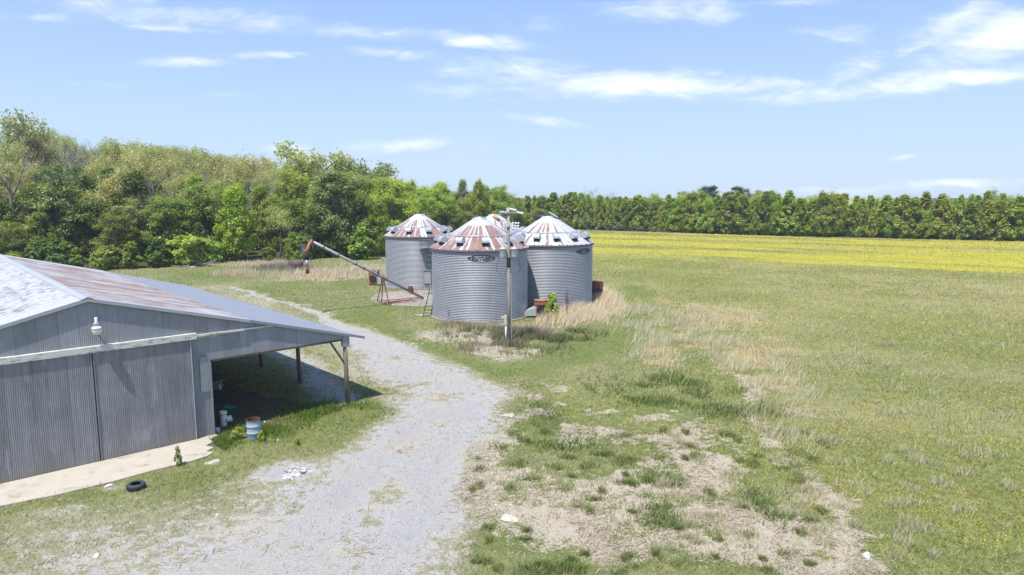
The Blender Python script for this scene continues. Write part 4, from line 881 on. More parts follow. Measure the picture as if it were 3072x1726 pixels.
def broad(seed, H, Rw, base, nclump=70, per=110, leaf=.26, shape='round', open_=0.0):
    r = np.random.default_rng(seed); w = Wood(); th = H*.62
    trunk = np.array([[0, 0, -.3], [.1*r.normal(), .1*r.normal(), H*.2], [.25*r.normal(), .25*r.normal(), H*.42], [.3*r.normal(), .3*r.normal(), th]]); w.limb(trunk, [H*.022, H*.018, H*.014, H*.007], 7)
    d = rdir(nclump, r); rad = r.random(nclump)**.42; hh = (d[:, 2]*rad*.5+.5); hh = np.clip(hh, 0, 1)
    prof = {'round': lambda h: np.sqrt(np.clip(1-(2*h-1)**2, 0, 1))**.8, 'egg': lambda h: (np.clip(1-h, 0, 1)**.62)*(np.clip(h*5, 0, 1)**.6)*1.08, 'column': lambda h: np.clip(1-h, 0, 1)**.4*np.clip(h*8+.2, 0, 1)}[shape]
    hz_ = base*H+r.random(nclump)*(1-base)*H*.97; pr = prof((hz_-base*H)/((1-base)*H))
    ang = r.random(nclump)*2*PI; rr = np.sqrt(r.random(nclump)*.75+.25*r.random(nclump)); lob = 1+.20*np.sin(2*ang+seed)+.14*np.sin(3*ang+2*seed)
    fz = 1.25 if shape != 'round' else .62
    C = np.stack([np.cos(ang)*rr*Rw*pr*lob, np.sin(ang)*rr*Rw*pr*lob, hz_], 1)
    cr = Rw*(.20+.16*r.random(nclump))*(.75 if shape != 'round' else 1)
    for k in range(nclump):
        z0 = min(C[k, 2]*.55+.3, th*.98); p0 = [np.interp(z0, trunk[:, 2], trunk[:, 0]), np.interp(z0, trunk[:, 2], trunk[:, 1]), z0]
        if k % 2 == 0: w.limb(curve3(p0, C[k], .08, r), np.linspace(H*.0055, .02, 5), 4)
    LC = []; LN = []; tint = []
    for k in range(nclump):
        n = int(per*(.6+.8*r.random())); dd = rdir(n, r); q = dd*(r.random(n)**.45)[:, None]*np.array([1, 1, fz])*cr[k]*(1+.25*r.normal(size=(n, 1)))
        LC.append(C[k]+q); out_ = (C[k]-np.array([0, 0, H*.5])); out_ = out_/(np.linalg.norm(out_)+1e-6)
        N_ = dd*.55+out_*.35+np.array([0, 0, .95])+r.normal(size=(n, 3))*.55; LN.append(N_/np.linalg.norm(N_, axis=1)[:, None]); tint.append(np.clip(r.random()*.6+r.random(n)*.5-.05, 0, 1))
    LC = np.concatenate(LC); LN = np.concatenate(LN); tint = np.concatenate(tint)
    V_, Fq = leaf_quads(LC, LN, leaf*(.6+.8*r.random(len(LC))), r); me = np_mesh('crown', V_, Fq); set_tint(me, tint)
    return w.mesh('trunk'), me
def branchy(seed, H, spread, levels=4, leafn=0, leaf=.2, r0=None, first=.3, kids=(6, 5, 4, 3), up=.25, twig=True):
    """open tree: visible limbs forking to fine twigs, with leafn small leaves at every tip"""
    r = np.random.default_rng(seed); w = Wood(); tips = []; r0 = r0 or H*.02
    def grow(p, d, L, rad, lev):
        n = 4; pts = [p]; dd = d.copy()
        for i in range(n):
            dd = dd+r.normal(size=3)*.10+np.array([0, 0, up*.25]); dd /= np.linalg.norm(dd); pts.append(pts[-1]+dd*L/n)
        pts = np.array(pts); w.limb(pts, np.linspace(rad, rad*.45, n+1), 6 if lev == 0 else (4 if lev < 3 else 3))
        if lev >= levels-1: tips.append(pts[-1]); tips.append(pts[2]); return
        nk = kids[min(lev, len(kids)-1)]
        for k in range(nk):
            f = (first if lev == 0 else .3)+(1-(first if lev == 0 else .3))*(k+.6*r.random())/nk; f = min(f, .98)
            i = f*n; i0 = int(i); q = pts[i0]+(pts[min(i0+1, n)]-pts[i0])*(i-i0)
            base = pts[min(i0+1, n)]-pts[i0]; base /= np.linalg.norm(base)+1e-9
            side = rdir(1, r)[0]; side -= base*np.dot(side, base); side /= np.linalg.norm(side)+1e-9
            nd = base*(.75)+side*spread*(1 if lev else 1.0)+np.array([0, 0, up]); nd /= np.linalg.norm(nd)
            grow(q, nd, L*(.62 if lev else .55)*(1.1-.35*f)*(.85+.3*r.random()), rad*(.5-.12*f), lev+1)
    grow(np.array([0, 0, -.3]), np.array([r.normal()*.04, r.normal()*.04, 1.]), H*.78, r0, 0)
    tips = np.array(tips); s_ = H/max(tips[:, 2].max(), .1); alltips = tips; tips = tips[tips[:, 2]*s_ > H*(.56 if H == 15 else .3)]
    for k in range(len(w.v)): w.v[k] = w.v[k]*s_
    tips *= s_
    leafme = None
    if leafn:
        n = leafn; C = np.repeat(tips, n, 0)+r.normal(size=(len(tips)*n, 3))*H*.028
        N_ = rdir(len(C), r)+np.array([0, 0, .4]); N_ /= np.linalg.norm(N_, axis=1)[:, None]
        V_, Fq = leaf_quads(C, N_, leaf*(.6+.8*r.random(len(C))), r); leafme = np_mesh('crown', V_, Fq); set_tint(leafme, np.clip(np.repeat(r.random(len(tips)), n)*.6+r.random(len(C))*.4, 0, 1))
    return w.mesh('trunk'), leafme
PROTO = {}
def proto(key, fn, *a, **k): PROTO[key] = fn(*a, **k)
for i in range(4): proto('broad%d' % i, broad, 20+i, 15, (5.2, 4.6, 5.6, 4.2)[i], .06, 105, 190, .185, ('round', 'egg', 'round', 'egg')[i])
for i in range(4): proto('young%d' % i, broad, 40+i, 11, (2.4, 2.0, 2.7, 1.9)[i], .02, 90, 88, .19, ('egg', 'egg', 'egg', 'column')[i])
for i in range(3): proto('spring%d' % i, branchy, 60+i, 15, .62, 4, 13, .155, None, .35, (7, 5, 4, 3), .3)
for i in range(2): proto('bare%d' % i, branchy, 70+i, 15, .8, 5, 0, .2, .3, .22, (7, 5, 4, 3), .3)
proto('open0', branchy, 80, 17, .95, 5, 7, .26, .42, .28, (7, 5, 3, 3), .2)
proto('open1', branchy, 83, 17, .85, 5, 5, .26, .36, .35, (6, 5, 3, 3), .25)
proto('big', broad, 90, 15, 5.0, .03, 170, 170, .2, 'round')
proto('bush0', broad, 95, 4, 2.4, .02, 36, 90, .2, 'round'); proto('bush1', broad, 96, 4, 2.0, .02, 30, 90, .2, 'egg')
proto('pine', broad, 97, 13, 3.6, .2, 80, 170, .16, 'round')
for k, (wd, lf) in PROTO.items():
    wd.materials.append(M_bark)
    if lf: lf.materials.append(L_MID)
BASEH = dict(broad=15, young=11, spring=15, bare=15, open=17, big=15, bush=4, pine=13)
NTREE = 0
def tree(key, x, y, h, name, label, cat='tree', leaf=None, bark=None, group=None, wide=1.0, z=None):
    global NTREE; NTREE += 1
    wd, lf = PROTO[key]; k = h/BASEH[key.rstrip('0123456789')]
    r_ = thing(name, label, cat, (x, y, (float(hill(np.array([x]), np.array([y]))[0]) if z is None else z)), random.random()*6.28, group)
    r_.scale = (k*wide, k*wide, k)
    tr = bpy.data.objects.new('trunk', wd); COL.objects.link(tr); tr.parent = r_
    if bark: tr.material_slots[0].link = 'OBJECT'; tr.material_slots[0].material = bark
    if lf:
        cr = bpy.data.objects.new('crown', lf); COL.objects.link(cr); cr.parent = r_
        if leaf: cr.material_slots[0].link = 'OBJECT'; cr.material_slots[0].material = leaf
    return r_
def ptree(key, px, ptop, depth, name, label, **kw):
    """tree whose trunk stands under photo x at the given depth and whose top reaches photo y"""
    w = atY(px, 590, depth); gz_ = float(hill(np.array([w[0]]), np.array([depth]))[0]); top = CAMH+(590-ptop)*depth/2066.0
    return tree(key, w[0], depth, top-gz_, name, label, z=gz_, **kw)
# trees one can single out
ptree('broad2', 205, 492, 112, 'broadleaf_tree', 'tall dark green tree with layered boughs behind the barn ridge', leaf=L_DARK, bark=M_barkd, wide=1.05)
ptree('broad0', 330, 640, 104, 'broadleaf_tree', 'bright green bushy tree just beyond the barn ridge', leaf=L_MID)
ptree('broad1', 110, 640, 103, 'broadleaf_tree', 'low spreading green tree over the ridge end of the barn', leaf=L_MID, wide=1.3)
ptree('broad2', 20, 665, 101, 'broadleaf_tree', 'green tree at the photo edge above the white roof slope', leaf=L_MID, wide=1.2)
ptree('broad0', 490, 588, 110, 'broadleaf_tree', 'mid green layered tree above the rusty roof slope', leaf=L_MID, bark=M_barkd, wide=1.1)
ptree('broad3', 418, 560, 117, 'broadleaf_tree', 'pale green tree standing behind the layered tree over the roof', leaf=L_LIGHT)
ptree('broad1', 590, 670, 109, 'broadleaf_tree', 'shaded green tree above the dumped limbs', leaf=L_DARK, wide=1.1)
ptree('broad3', 706, 548, 108, 'broadleaf_tree', 'lime green narrow tree glowing between darker ones', leaf=L_LIME, wide=.95)
ptree('young1', 700, 620, 112, 'broadleaf_tree', 'small lime yellow tree in front of the lime narrow tree', leaf=L_LIME, wide=1.4)
ptree('broad1', 780, 560, 120, 'broadleaf_tree', 'yellowish green tree beside the lime narrow tree', leaf=L_YEL)
ptree('broad3', 850, 548, 122, 'broadleaf_tree', 'yellow green tree crown next to the round silvery tree', leaf=L_YEL)
ptree('spring1', 830, 620, 112, 'thin_tree', 'thin brownish green tree in front of the yellow green crown', leaf=L_OLIVE, bark=M_barkd, wide=1.3)
ptree('big', 1010, 516, 117, 'broadleaf_tree', 'large round silvery green tree behind the auger tube', leaf=L_SILV, wide=1.02)
ptree('broad1', 935, 640, 113, 'broadleaf_tree', 'dark understory tree below the round silvery tree', leaf=L_DARK, wide=1.1)
ptree('broad3', 1128, 590, 118, 'broadleaf_tree', 'yellow green tree beside the bin with the platform', leaf=L_YEL, wide=1.1)
ptree('bush1', 1085, 690, 113, 'bush', 'lime green bush at the foot of the yellow green tree', cat='bush', leaf=L_YEL, wide=1.3)
ptree('broad0', 1165, 535, 128, 'broadleaf_tree', 'bright green tree crown rising over the bin with the platform', leaf=L_LIGHT)
ptree('open0', 918, 440, 150, 'open_crowned_tree', 'tall open crowned tree with dark limbs against the sky', leaf=L_OLIVE, bark=M_barkd, wide=1.25)
ptree('open1', 1050, 482, 152, 'open_crowned_tree', 'sparse tall tree behind the round silvery tree', leaf=L_SILV, bark=M_barkd, wide=1.2)
ptree('open0', 1130, 490, 156, 'open_crowned_tree', 'sparse bushy topped tall tree sloping down towards the bins', leaf=L_SILV, wide=1.3)
ptree('open1', 108, 348, 140, 'open_crowned_tree', 'tallest spring tree on the hill with pale forked trunk', leaf=L_OLIVE, bark=M_barkp, wide=.8)
ptree('bare0', 215, 392, 132, 'bare_tree', 'round leafless grey tree high on the hill behind the dark tree', bark=M_twig, wide=1.45)
ptree('bare1', 25, 430, 108, 'bare_tree', 'leafless grey tree at the photo edge leaning over green trees', bark=M_bark, wide=1.3)
ptree('pine', 577, 545, 128, 'evergreen_tree', 'small dark evergreen among the bare hill trees', leaf=L_PINE, bark=M_barkd)
ptree('pine', 2125, 560, 226, 'evergreen_tree', 'dark round evergreen standing above the young tree belt', leaf=L_PINE, wide=1.25)
ptree('pine', 2216, 562, 236, 'evergreen_tree', 'smaller dark evergreen next to the round one above the belt', leaf=L_PINE, wide=1.1)
ptree('broad2', 2052, 574, 232, 'broadleaf_tree', 'rounded green tree above the belt beside the dark evergreens', leaf=L_MID)
ptree('broad2', 2265, 570, 244, 'broadleaf_tree', 'pale rounded tree above the belt past the dark evergreens', leaf=L_SILV)
ptree('bare1', 1780, 552, 250, 'bare_tree', 'pale leafless tree rising behind the young tree belt', bark=M_barkp, wide=1.3)
ptree('bare0', 1830, 562, 255, 'bare_tree', 'small pale leafless tree beside the pale leafless one', bark=M_barkp)
ptree('spring0', 2960, 572, 195, 'thin_tree', 'thin topped tree sticking out of the belt near the photo edge', leaf=L_SILV)
ptree('broad2', 1310, 545, 165, 'broadleaf_tree', 'rounded pale green tree above the woods behind the rust striped roof', leaf=L_LIGHT)
ptree('broad1', 1388, 542, 185, 'broadleaf_tree', 'grey green tree between the pale green crown and the tallest woods crown', leaf=L_SILV, wide=.7)
ptree('broad3', 1436, 535, 185, 'broadleaf_tree', 'tall green tree highest of the woods behind the pole', leaf=L_LIGHT, wide=.7)
ptree('broad0', 1500, 556, 190, 'broadleaf_tree', 'grey green tree just behind the top of the utility pole', leaf=L_LIGHT, wide=.75)
ptree('young2', 870, 700, 107, 'sapling', 'leafy sapling growing by the brown tank', leaf=L_LIGHT, wide=1.2)
ptree('bare0', 900, 720, 108, 'dead_sapling', 'grey tangled dead sapling behind the hanging auger spout', bark=M_barkp, wide=1.2)
# the near edge of the woods
EN = len(EDGE)
def along(i0, i1, step):
    pts = []
    for i in range(i0, i1):
        a = np.array(EDGE[i]); b = np.array(EDGE[i+1]); L = np.linalg.norm(b-a); n = max(1, int(L/step)); nrm = np.array([-(b-a)[1], (b-a)[0]])/L
        for k in range(n): pts.append((a+(b-a)*(k+.5)/n, nrm))
    return pts
leafset = [L_MID, L_MID, L_LIGHT, L_DARK, L_YEL, L_MID, L_SILV]
r = random.Random(4)
def seen(x, y, mg=1.0):
    return y > 8 and abs(x/y) < 0.76*mg+3.0/y
for (p, nrm) in along(1, 7, 5.2):
    for row in range(2):
        q = p+nrm*((3 if p[1] > 121 else 13)+row*6+r.uniform(-1.5, 1.5))+np.array([r.uniform(-1.5, 1.5), 0])
        if not seen(*q): continue
        big = q[1] > 120
        h = r.uniform(8.5, 12.0)+row*1.6+(0 if not big else .5)
        tree(r.choice(['broad0', 'broad1', 'broad2', 'broad3']), q[0], q[1], h, 'edge_tree', 'leafy green tree at the near edge of the mixed woods', leaf=r.choice(leafset if not big else [L_MID, L_LIGHT, L_MID, L_YEL]), bark=M_barkd, group='leafy trees along the near edge of the woods', wide=r.uniform(.9, 1.2))
for (p, nrm) in along(1, 6, 3.4):
    q = p+nrm*r.uniform(-.8, 1.6)
    if not seen(*q): continue
    tree(r.choice(['bush0', 'bush1']), q[0], q[1], r.uniform(2.0, 4.6), 'edge_bush', 'low leafy bush along the foot of the woods', cat='bush', leaf=r.choice(leafset), group='bushes along the foot of the woods', wide=r.uniform(.9, 1.3))
# the young tree belt beyond the yellow field
for row in range(2):
    for (p, nrm) in along(7, 11, 2.9):
        q = p+nrm*(2.0+row*3.0+r.uniform(-.8, .8))+np.array([r.uniform(-.9, .9), 0])
        if not seen(*q): continue
        h = r.choice((r.uniform(6.6, 9.0), r.uniform(8.8, 10.4), r.uniform(9.2, 10.8), r.uniform(10.4, 12.4)))
        tree(r.choice(['young0', 'young1', 'young2', 'young3', 'young0', 'young2', 'broad3']), q[0], q[1], h, 'young_tree', 'young leafy green tree in the planted belt beyond the yellow field', leaf=r.choice([L_LIGHT, L_LIGHT, L_YEL, L_YEL, L_LIGHT]), group='young trees of the belt beyond the yellow field', wide=r.uniform(.8, 1.6))
# the wooded hill: individual spring trees, then one mass of the trees packed behind them
spots = []
rr = random.Random(12)
while len(spots) < 330:
    x, y = rr.uniform(-165, 5), rr.uniform(110, 235)
    if woodq(np.array([x]), np.array([y]))[0] < 13 or not seen(x, y, 1.03): continue
    if any((x-a)**2+(y-b)**2 < 22 for a, b in spots): continue
    pxx = CX+x/y*2066
    if (abs(pxx-215) < 75 and y < 136) or (abs(pxx-108) < 45 and 118 < y < 144) or (abs(pxx-918) < 60 and y < 154): continue
    spots.append((x, y))
spots.sort(key=lambda p: math.hypot(*p))
print('single trees before hill', NTREE)
mass = []
for i, (x, y) in enumerate(spots):
    bare = rr.random() < .27; key = rr.choice(['bare0', 'bare1']) if bare else rr.choice(['spring0', 'spring1', 'spring2'])
    h = rr.uniform(12.0, 15.2) if x < -30 else rr.uniform(9.5, 12.0)
    if NTREE < 300:
        if bare: tree(key, x, y, h, 'bare_tree', 'leafless grey tree among the budding trees of the hillside', bark=rr.choice([M_twig, M_bark]), group='leafless trees on the wooded hill')
        else: tree(key, x, y, h, 'spring_tree', 'thin budding tree with sparse yellowish leaves on the hillside', leaf=rr.choice([L_OLIVE, L_BUD, L_BUD, L_OLIVE, L_BUD]), bark=M_bark, group='budding trees on the wooded hill')
    else: mass.append((key, x, y, h, rr.random()*6.28, bare))
def merged(parts, name, m, tint=False):
    Vs, Fs, Ts = [], [], []; n = 0
    for me, M3, tr_ in parts:
        v = np.zeros(len(me.vertices)*3, np.float32); me.vertices.foreach_get('co', v); v = v.reshape(-1, 3)@M3.T+tr_
        f = np.zeros(len(me.loops), np.int32); me.loops.foreach_get('vertex_index', f); f = f.reshape(-1, 4)
        Vs.append(v); Fs.append(f+n); n += len(v)
        if tint:
            a = np.zeros(len(me.loops)*4, np.float32); me.color_attributes['tint'].data.foreach_get('color', a); Ts.append(a.reshape(-1, 4)[::4, 0]*.6+rng.random()*.4)
    me = np_mesh(name, np.concatenate(Vs), np.concatenate(Fs))
    if tint: set_tint(me, np.concatenate(Ts))
    me.materials.append(m); return me
def xf(key, x, y, h, a):
    k = h/BASEH[key.rstrip('0123456789')]; c_, s_ = math.cos(a)*k, math.sin(a)*k
    return np.array([[c_, -s_, 0], [s_, c_, 0], [0, 0, k]]), np.array([x, y, float(hill(np.array([x]), np.array([y]))[0])])
pw, pl, ph = [], [], []
for key, x, y, h, a, bare in mass:
    M3, tr_ = xf(key, x, y, h, a); pw.append((PROTO[key][0], M3, tr_))
    if PROTO[key][1]: ph.append((PROTO[key][1], M3, tr_))
for (p, nrm) in along(7, 11, 3.2):                        # deeper rows of the belt
    for row in range(4):
        q = p+nrm*(8+row*3.4+r.uniform(-1.5, 1.5))
        if seen(*q): key = r.choice(['young0', 'young1', 'young2', 'young3', 'spring0', 'spring2']); M3, tr_ = xf(key, q[0], q[1], r.choice((r.uniform(8.8, 10.2), r.uniform(9.6, 11.4))), r.random()*6.28); pw.append((PROTO[key][0], M3, tr_)); pl.append((PROTO[key][1], M3, tr_))
fm = merged(pw, 'forest_trunks', M_bark); fl = merged(pl, 'forest_leaves', L_YEL, True)
fo3 = link('forest_foliage', merged(ph, 'hill_leaves', L_OLIVE, True)); tag(fo3, 'thin budding foliage of the far mass of hillside woods', None, None, 'stuff')
fo = link('forest', fm); tag(fo, 'far mass of woods behind the trees one can tell apart', None, None, 'stuff')
fo2 = link('forest_foliage', fl); tag(fo2, 'green foliage of the deeper rows of the planted belt', None, None, 'stuff')
print('trees', NTREE, 'mass', len(mass))

# bush by the fan, weeds
g = at(1655, 958); tree('bush1', g[0], g[1]-.1, 2.15, 'leafy_bush', 'bright leafy bush growing against the rusted fan between the bins', cat='bush', leaf=L_LIGHT, bark=M_barkd, wide=.75)
g = at(535, 1398); tree('bush1', g[0], g[1], .75, 'weed', 'single upright weed growing at the edge of the apron', cat='weed', leaf=L_SILV, wide=.5)
g = at(712, 1318); tree('bush0', g[0], g[1], .5, 'weed', 'leafy low weed beside the foot of the blue drum', cat='weed', leaf=L_LIGHT, wide=.9)
g = at(893, 1335); tree('bush0', g[0], g[1], .28, 'weed', 'tiny weed in the grass past the blue drum', cat='weed', leaf=L_MID, wide=.7)
g = at(785, 1322); tree('bush1', g[0], g[1], .42, 'weed', 'small leafy weed touching the blue drum on the drive side', cat='weed', leaf=L_LIGHT, wide=1.1)
for k, (px, py, h) in enumerate(((1700, 965, 3.3), (1345, 965, 1.6), (1490, 985, 1.7), (1570, 965, 1.9), (1345+300, 980, 1.4))):
    g = at(px, py); tree(('bare0', 'bare1')[k % 2], g[0], g[1], h, 'dry_weed_stalk', ['tall leafless sapling before the white roofed bin wall', 'bare stalks at the ladder side of the emblem bin', 'bare stalks just before the utility pole foot', 'thin stalks where the two emblem bins meet', 'low bare stalks among the tan grass by the leafy bush'][k], cat='dead plant', bark=M_twig if k else M_barkd, wide=.55)

# ------------------------------------------------------------------ grass, straw, flowers
m_g, t, out = mat('grass_blades')
ac = attr(t, 'col').outputs['Color']
d = t.new('ShaderNodeBsdfDiffuse'); tr = t.new('ShaderNodeBsdfTranslucent'); t.put(d.inputs[0], ac); t.put(tr.inputs[0], ac)
ms = t.new('ShaderNodeMixShader'); ms.inputs[0].default_value = .3; t.l.new(d.outputs[0], ms.inputs[1]); t.l.new(tr.outputs[0], ms.inputs[2]); t.l.new(ms.outputs[0], out.inputs[0])
def blades(name, label, x, y, h, w, lean, col, z=None):
    n = len(x); a = rng.random(n)*2*PI; z = hill(x, y) if z is None else z
    base = np.stack([x, y, z-0.02], 1); side = np.stack([np.cos(a), np.sin(a), np.zeros(n)], 1)*w[:, None]
    la = rng.random(n)*2*PI
    tip = base+np.stack([np.cos(la)*lean[0]*h+lean[1]*h, np.sin(la)*lean[0]*h+lean[2]*h, h*np.sqrt(np.clip(1-lean[0]**2*.5, .1, 1))], 1)
    V_ = np.stack([base-side, base+side, tip], 1).reshape(-1, 3); me = np_mesh(name, V_, None, np.arange(3*n).reshape(-1, 3))
    ca = me.color_attributes.new('col', 'FLOAT_COLOR', 'CORNER'); A = np.ones((3*n, 4), np.float32); A[:, :3] = np.repeat(col, 3, 0); ca.data.foreach_set('color', A.ravel())
    o = link(name, me, m_g); return tag(o, label, None, None, 'stuff')
def scatter(n, d0, d1, pw_=0.0):
    az = rng.uniform(-.74, .74, n); u = rng.random(n); D = d0*(d1/d0)**u
    return D*np.tan(az)*np.cos(az)*1.0 if False else D*np.sin(az*.92), D*np.cos(az*.92)
pal = lambda *c_: np.array(c_, np.float32)
x, y = scatter(1000000, 15.5, 228); c = cover(x, y); n = len(x)
tuft = vnoise(x, y, .35, 31, 2); big = vnoise(x, y, 2.2, 33, 2)
gr = ss(c['g']+c['e2']*.6, .38, .62); hy = ss(c['hay']+c['e2']*.7, .36, .6); lu = ss(c['lush']+c['e2']*.5, .35, .65); tn = ss(c['tan']+c['e2']*.4, .3, .7); wd = ss(c['weed']+c['e2']*.5, .4, .65)
keep = np.ones(n)*.75
keep = keep*(1-.90*gr)*(1-.45*ss(c['g'], .1, .4))*(1-.62*hy*np.clip(1.5-1.6*(vnoise(x, y, .8, 66, 3) > .55), 0, 1))*(1-.97*(c['dark'] > .4)); keep = np.maximum(keep, wd*.9*(1-gr)*(1-hy*.5)); keep = np.maximum(keep, tn*.9)
keep *= np.clip(.35+1.3*(tuft-.3), .05, 1.2); keep *= (c['wood'] < .5)
inbarn = (c['s'] > -11) & (c['s'] < .0) & (c['t'] > -.1) & (c['t'] < 28); apr = (c['s'] < -.75) & (c['t'] > -2.45+.1*c['e1']) & (c['t'] <= 0)
keep[inbarn | apr] = 0
for (cc, R_) in ((cF, rF), (cL, rL), (cR, rR), (cB, 4.15)): keep[np.hypot(x-cc[0], y-cc[1]) < R_+.3] = 0
for (px, py, R_) in ((1215, 897, 2.9),): p = at(px, py); keep[np.hypot((x-p[0]), (y-p[1])) < R_] = 0
k = rng.random(n) < keep; 
x, y, D = x[k], y[k], c['D'][k]; gr, hy, lu, tn, wd, fl_, tuft, big = gr[k], hy[k], lu[k], tn[k], wd[k], c['fl'][k], tuft[k], big[k]; n = len(x)
u = rng.random(n); v_ = np.clip(rng.random((n, 1))*.75+.9*(vnoise(x, y, 5.5, 41, 3)[:, None]-.5)+.12, 0, 1).astype(np.float32)
ca_, cb_ = pal(.092, .122, .030), pal(.255, .268, .095); col = ca_*(1-v_)+cb_*v_
strk2 = vnoise(x*.4+y*.2, y+.62*x, 6.0, 35, 4)
dry = (u < .28+.22*ss(y+.62*x, 45, 75)*(1-ss(y+.62*x, 120, 160))+1.3*(vnoise(x, y, 4.5, 45, 4)-.42)+.5*(big-.4)+.9*(strk2-.42)*ss(D, 30, 60)+.12*hy); col[dry] = (pal(.30, .26, .155)*(1-v_)+pal(.52, .46, .32)*v_)[dry]
isl = rng.random(n) < lu; col[isl & ~(u < .10)] = (pal(.085, .135, .025)*(1-v_)+pal(.20, .255, .06)*v_)[isl & ~(u < .10)]
isw = rng.random(n) < wd; col[isw & ~(u < .12)] = (pal(.065, .11, .025)*(1-v_)+pal(.18, .23, .07)*v_)[isw & ~(u < .12)]
ist = rng.random(n) < tn; col[ist] = (pal(.33, .285, .18)*(1-v_)+pal(.56, .50, .35)*v_)[ist]
isf = rng.random(n) < np.maximum(fl_*(.35+.65*ss(D, 40, 90)), .24*(x > 5)*ss(y+.62*x, 50, 90)); col[isf] = (pal(.36, .34, .045)*(1-v_)+pal(.60, .53, .06)*v_)[isf]
glz = (c['s'][k] > 14)*ss(x, 2, 14)*.62; glz = glz[:, None].astype(np.float32); col = col*(1-glz)+col*pal(1.25, 1.12, .55)*glz
h = (.07+.10*rng.random(n))*(1+1.1*isw+.1*isl+.9*ist*(rng.random(n) < .7))*(1+.006*D); h *= (1-.45*isl)
w_ = (.0035+.00034*D)*(.7+.6*rng.random(n))
blades('grass', 'short green and dry grass over the field and yard', x, y, h.astype(np.float32), w_, (.75, .1, .08), col)
# tall tan grass
def tall(n, lst, label, hh, cols, lean, wmul=1.0, name='tall_grass', thr=.30):
    X, Y = [], []
    for (px, py, a, b, f) in lst:
        p = at(px, py); A = a*p[1]/2066.0; B = b*p[1]**2/(CAMH*2066.0); m_ = int(n*f); X.append(p[0]+A*np.clip(rng.normal(size=m_)*.55, -1.4, 1.4)); Y.append(p[1]+B*np.clip(rng.normal(size=m_)*.55, -1.4, 1.4))
    X = np.concatenate(X); Y = np.concatenate(Y); cl_ = vnoise(X, Y, 1.7, 51, 4); k = rng.random(len(X)) < np.clip((cl_-thr)*6, .03, 1); 
    for (cc, R_) in ((cF, rF), (cL, rL), (cR, rR)): k &= np.hypot(X-cc[0], Y-cc[1]) > R_+.35
    k &= woodq(X, Y) < 0
    cv = cover(X, Y); k &= rng.random(len(X)) > cv['g']*2.6-.45; k &= ~((cv['s'] < -.4) & (cv['t'] > -2.5) & (cv['t'] < 28))
    X, Y = X[k], Y[k]; m_ = len(X); v_ = rng.random((m_, 1)); D = np.hypot(X, Y)
    return blades(name, label, X, Y, hh*(.45+.75*rng.random(m_))*(.75+.5*vnoise(X, Y, 1.5, 52, 1)), (.006+.00035*D)*wmul*(.6+.7*rng.random(m_)), lean, (pal(*cols[0])*(1-v_)+pal(*cols[1])*v_).astype(np.float32))
tall(18000, [(1795, 905, 50, 30, .40), (1745, 942, 70, 22, .34), (1690, 968, 60, 14, .18)], 'tall tan grass bending beside the grain bins', .92, ((.52, .43, .29), (.82, .71, .51)), (.25, .38, .14), 1.0)
tall(11000, [(965, 826, 150, 13, .5), (1090, 812, 80, 11, .2), (760, 800, 60, 6, .1), (715, 824, 60, 5, .12), (860, 796, 50, 6, .08)], 'pale dry grass along the edge of the woods', .8, ((.52, .43, .29), (.78, .68, .48)), (.25, .15, .05), .9, 'dry_grass', .4)
tall(26000, [(2080, 955, 200, 42, .24), (1930, 930, 60, 30, .06), (2000, 1010, 130, 50, .26), (2200, 1050, 110, 70, .2), (1960, 1080, 90, 50, .06), (2290, 1130, 90, 80, .12), (2330, 1290, 60, 60, .03)], 'sparse pale seed grass on the mound beyond the drive', .62, ((.40, .37, .21), (.66, .62, .43)), (.35, .28, .10), .8, 'seed_grass', .48)
tall(3500, [(850, 808, 70, 6, 1.0)], 'grey brown dead stems in front of the brown tank', .7, ((.22, .19, .15), (.42, .37, .30)), (.3, .1, .05), 1.0, 'dead_stems', .36)
tall(8000, [(1450, 1000, 110, 14, .3), (1580, 1005, 100, 16, .3), (1500, 1045, 120, 16, .25), (1350, 985, 60, 14, .15)], 'brown dead stalks around the foot of the utility pole', .62, ((.17, .135, .10), (.40, .33, .25)), (.4, .1, .05), .9, 'dead_stems', .40)
tall(10000, [(1520, 1012, 110, 16, .25), (1640, 1025, 120, 20, .35), (1730, 1010, 70, 20, .15), (1420, 1000, 100, 14, .1), (1560, 1050, 120, 18, .15)], 'dark green weeds around the foot of the utility pole', .55, ((.09, .13, .035), (.26, .27, .13)), (.5, .1, .05), 1.3, 'weeds', .44)
tall(10000, [(1940, 1180, 130, 60, .3), (2080, 1170, 140, 50, .2), (2200, 1240, 130, 40, .16), (1760, 1712, 210, 24, .12), (1980, 1545, 90, 40, .06), (2060, 1690, 110, 30, .06), (2290, 1520, 40, 60, .04), (1700, 1335, 150, 22, .06)], 'rough dark weeds on the mound and around the bare straw', .34, ((.08, .13, .03), (.24, .29, .10)), (.6, .1, .05), 1.5, 'weeds', .46)
tl = [(random.uniform(1260, 2480), random.uniform(1290, 1715), random.uniform(9, 30), random.uniform(5, 13), 1/110) for _ in range(110)]
tall(17000, tl, 'small green weed tufts dotted over the bare ground', .22, ((.10, .14, .04), (.27, .30, .11)), (.7, .05, .02), 1.1, 'weeds', .1)
tl = [(random.uniform(1980, 3050), random.uniform(860, 1690), random.uniform(14, 60), random.uniform(5, 16), 1/130) for _ in range(130)]
tall(16000, tl, 'taller pale seed heads dotted over the open field', .36, ((.30, .30, .14), (.62, .58, .38)), (.5, .15, .05), .7, 'seed_grass', .2)
tall(12000, [(980, 1240, 150, 38, .5), (1045, 1205, 60, 20, .1), (760, 1300, 100, 26, .25), (660, 1335, 60, 22, .15)], 'lush bright grass beside the open lean-to', .26, ((.09, .15, .025), (.2, .27, .06)), (.5, .08, .05), 1.1, 'lush_grass')
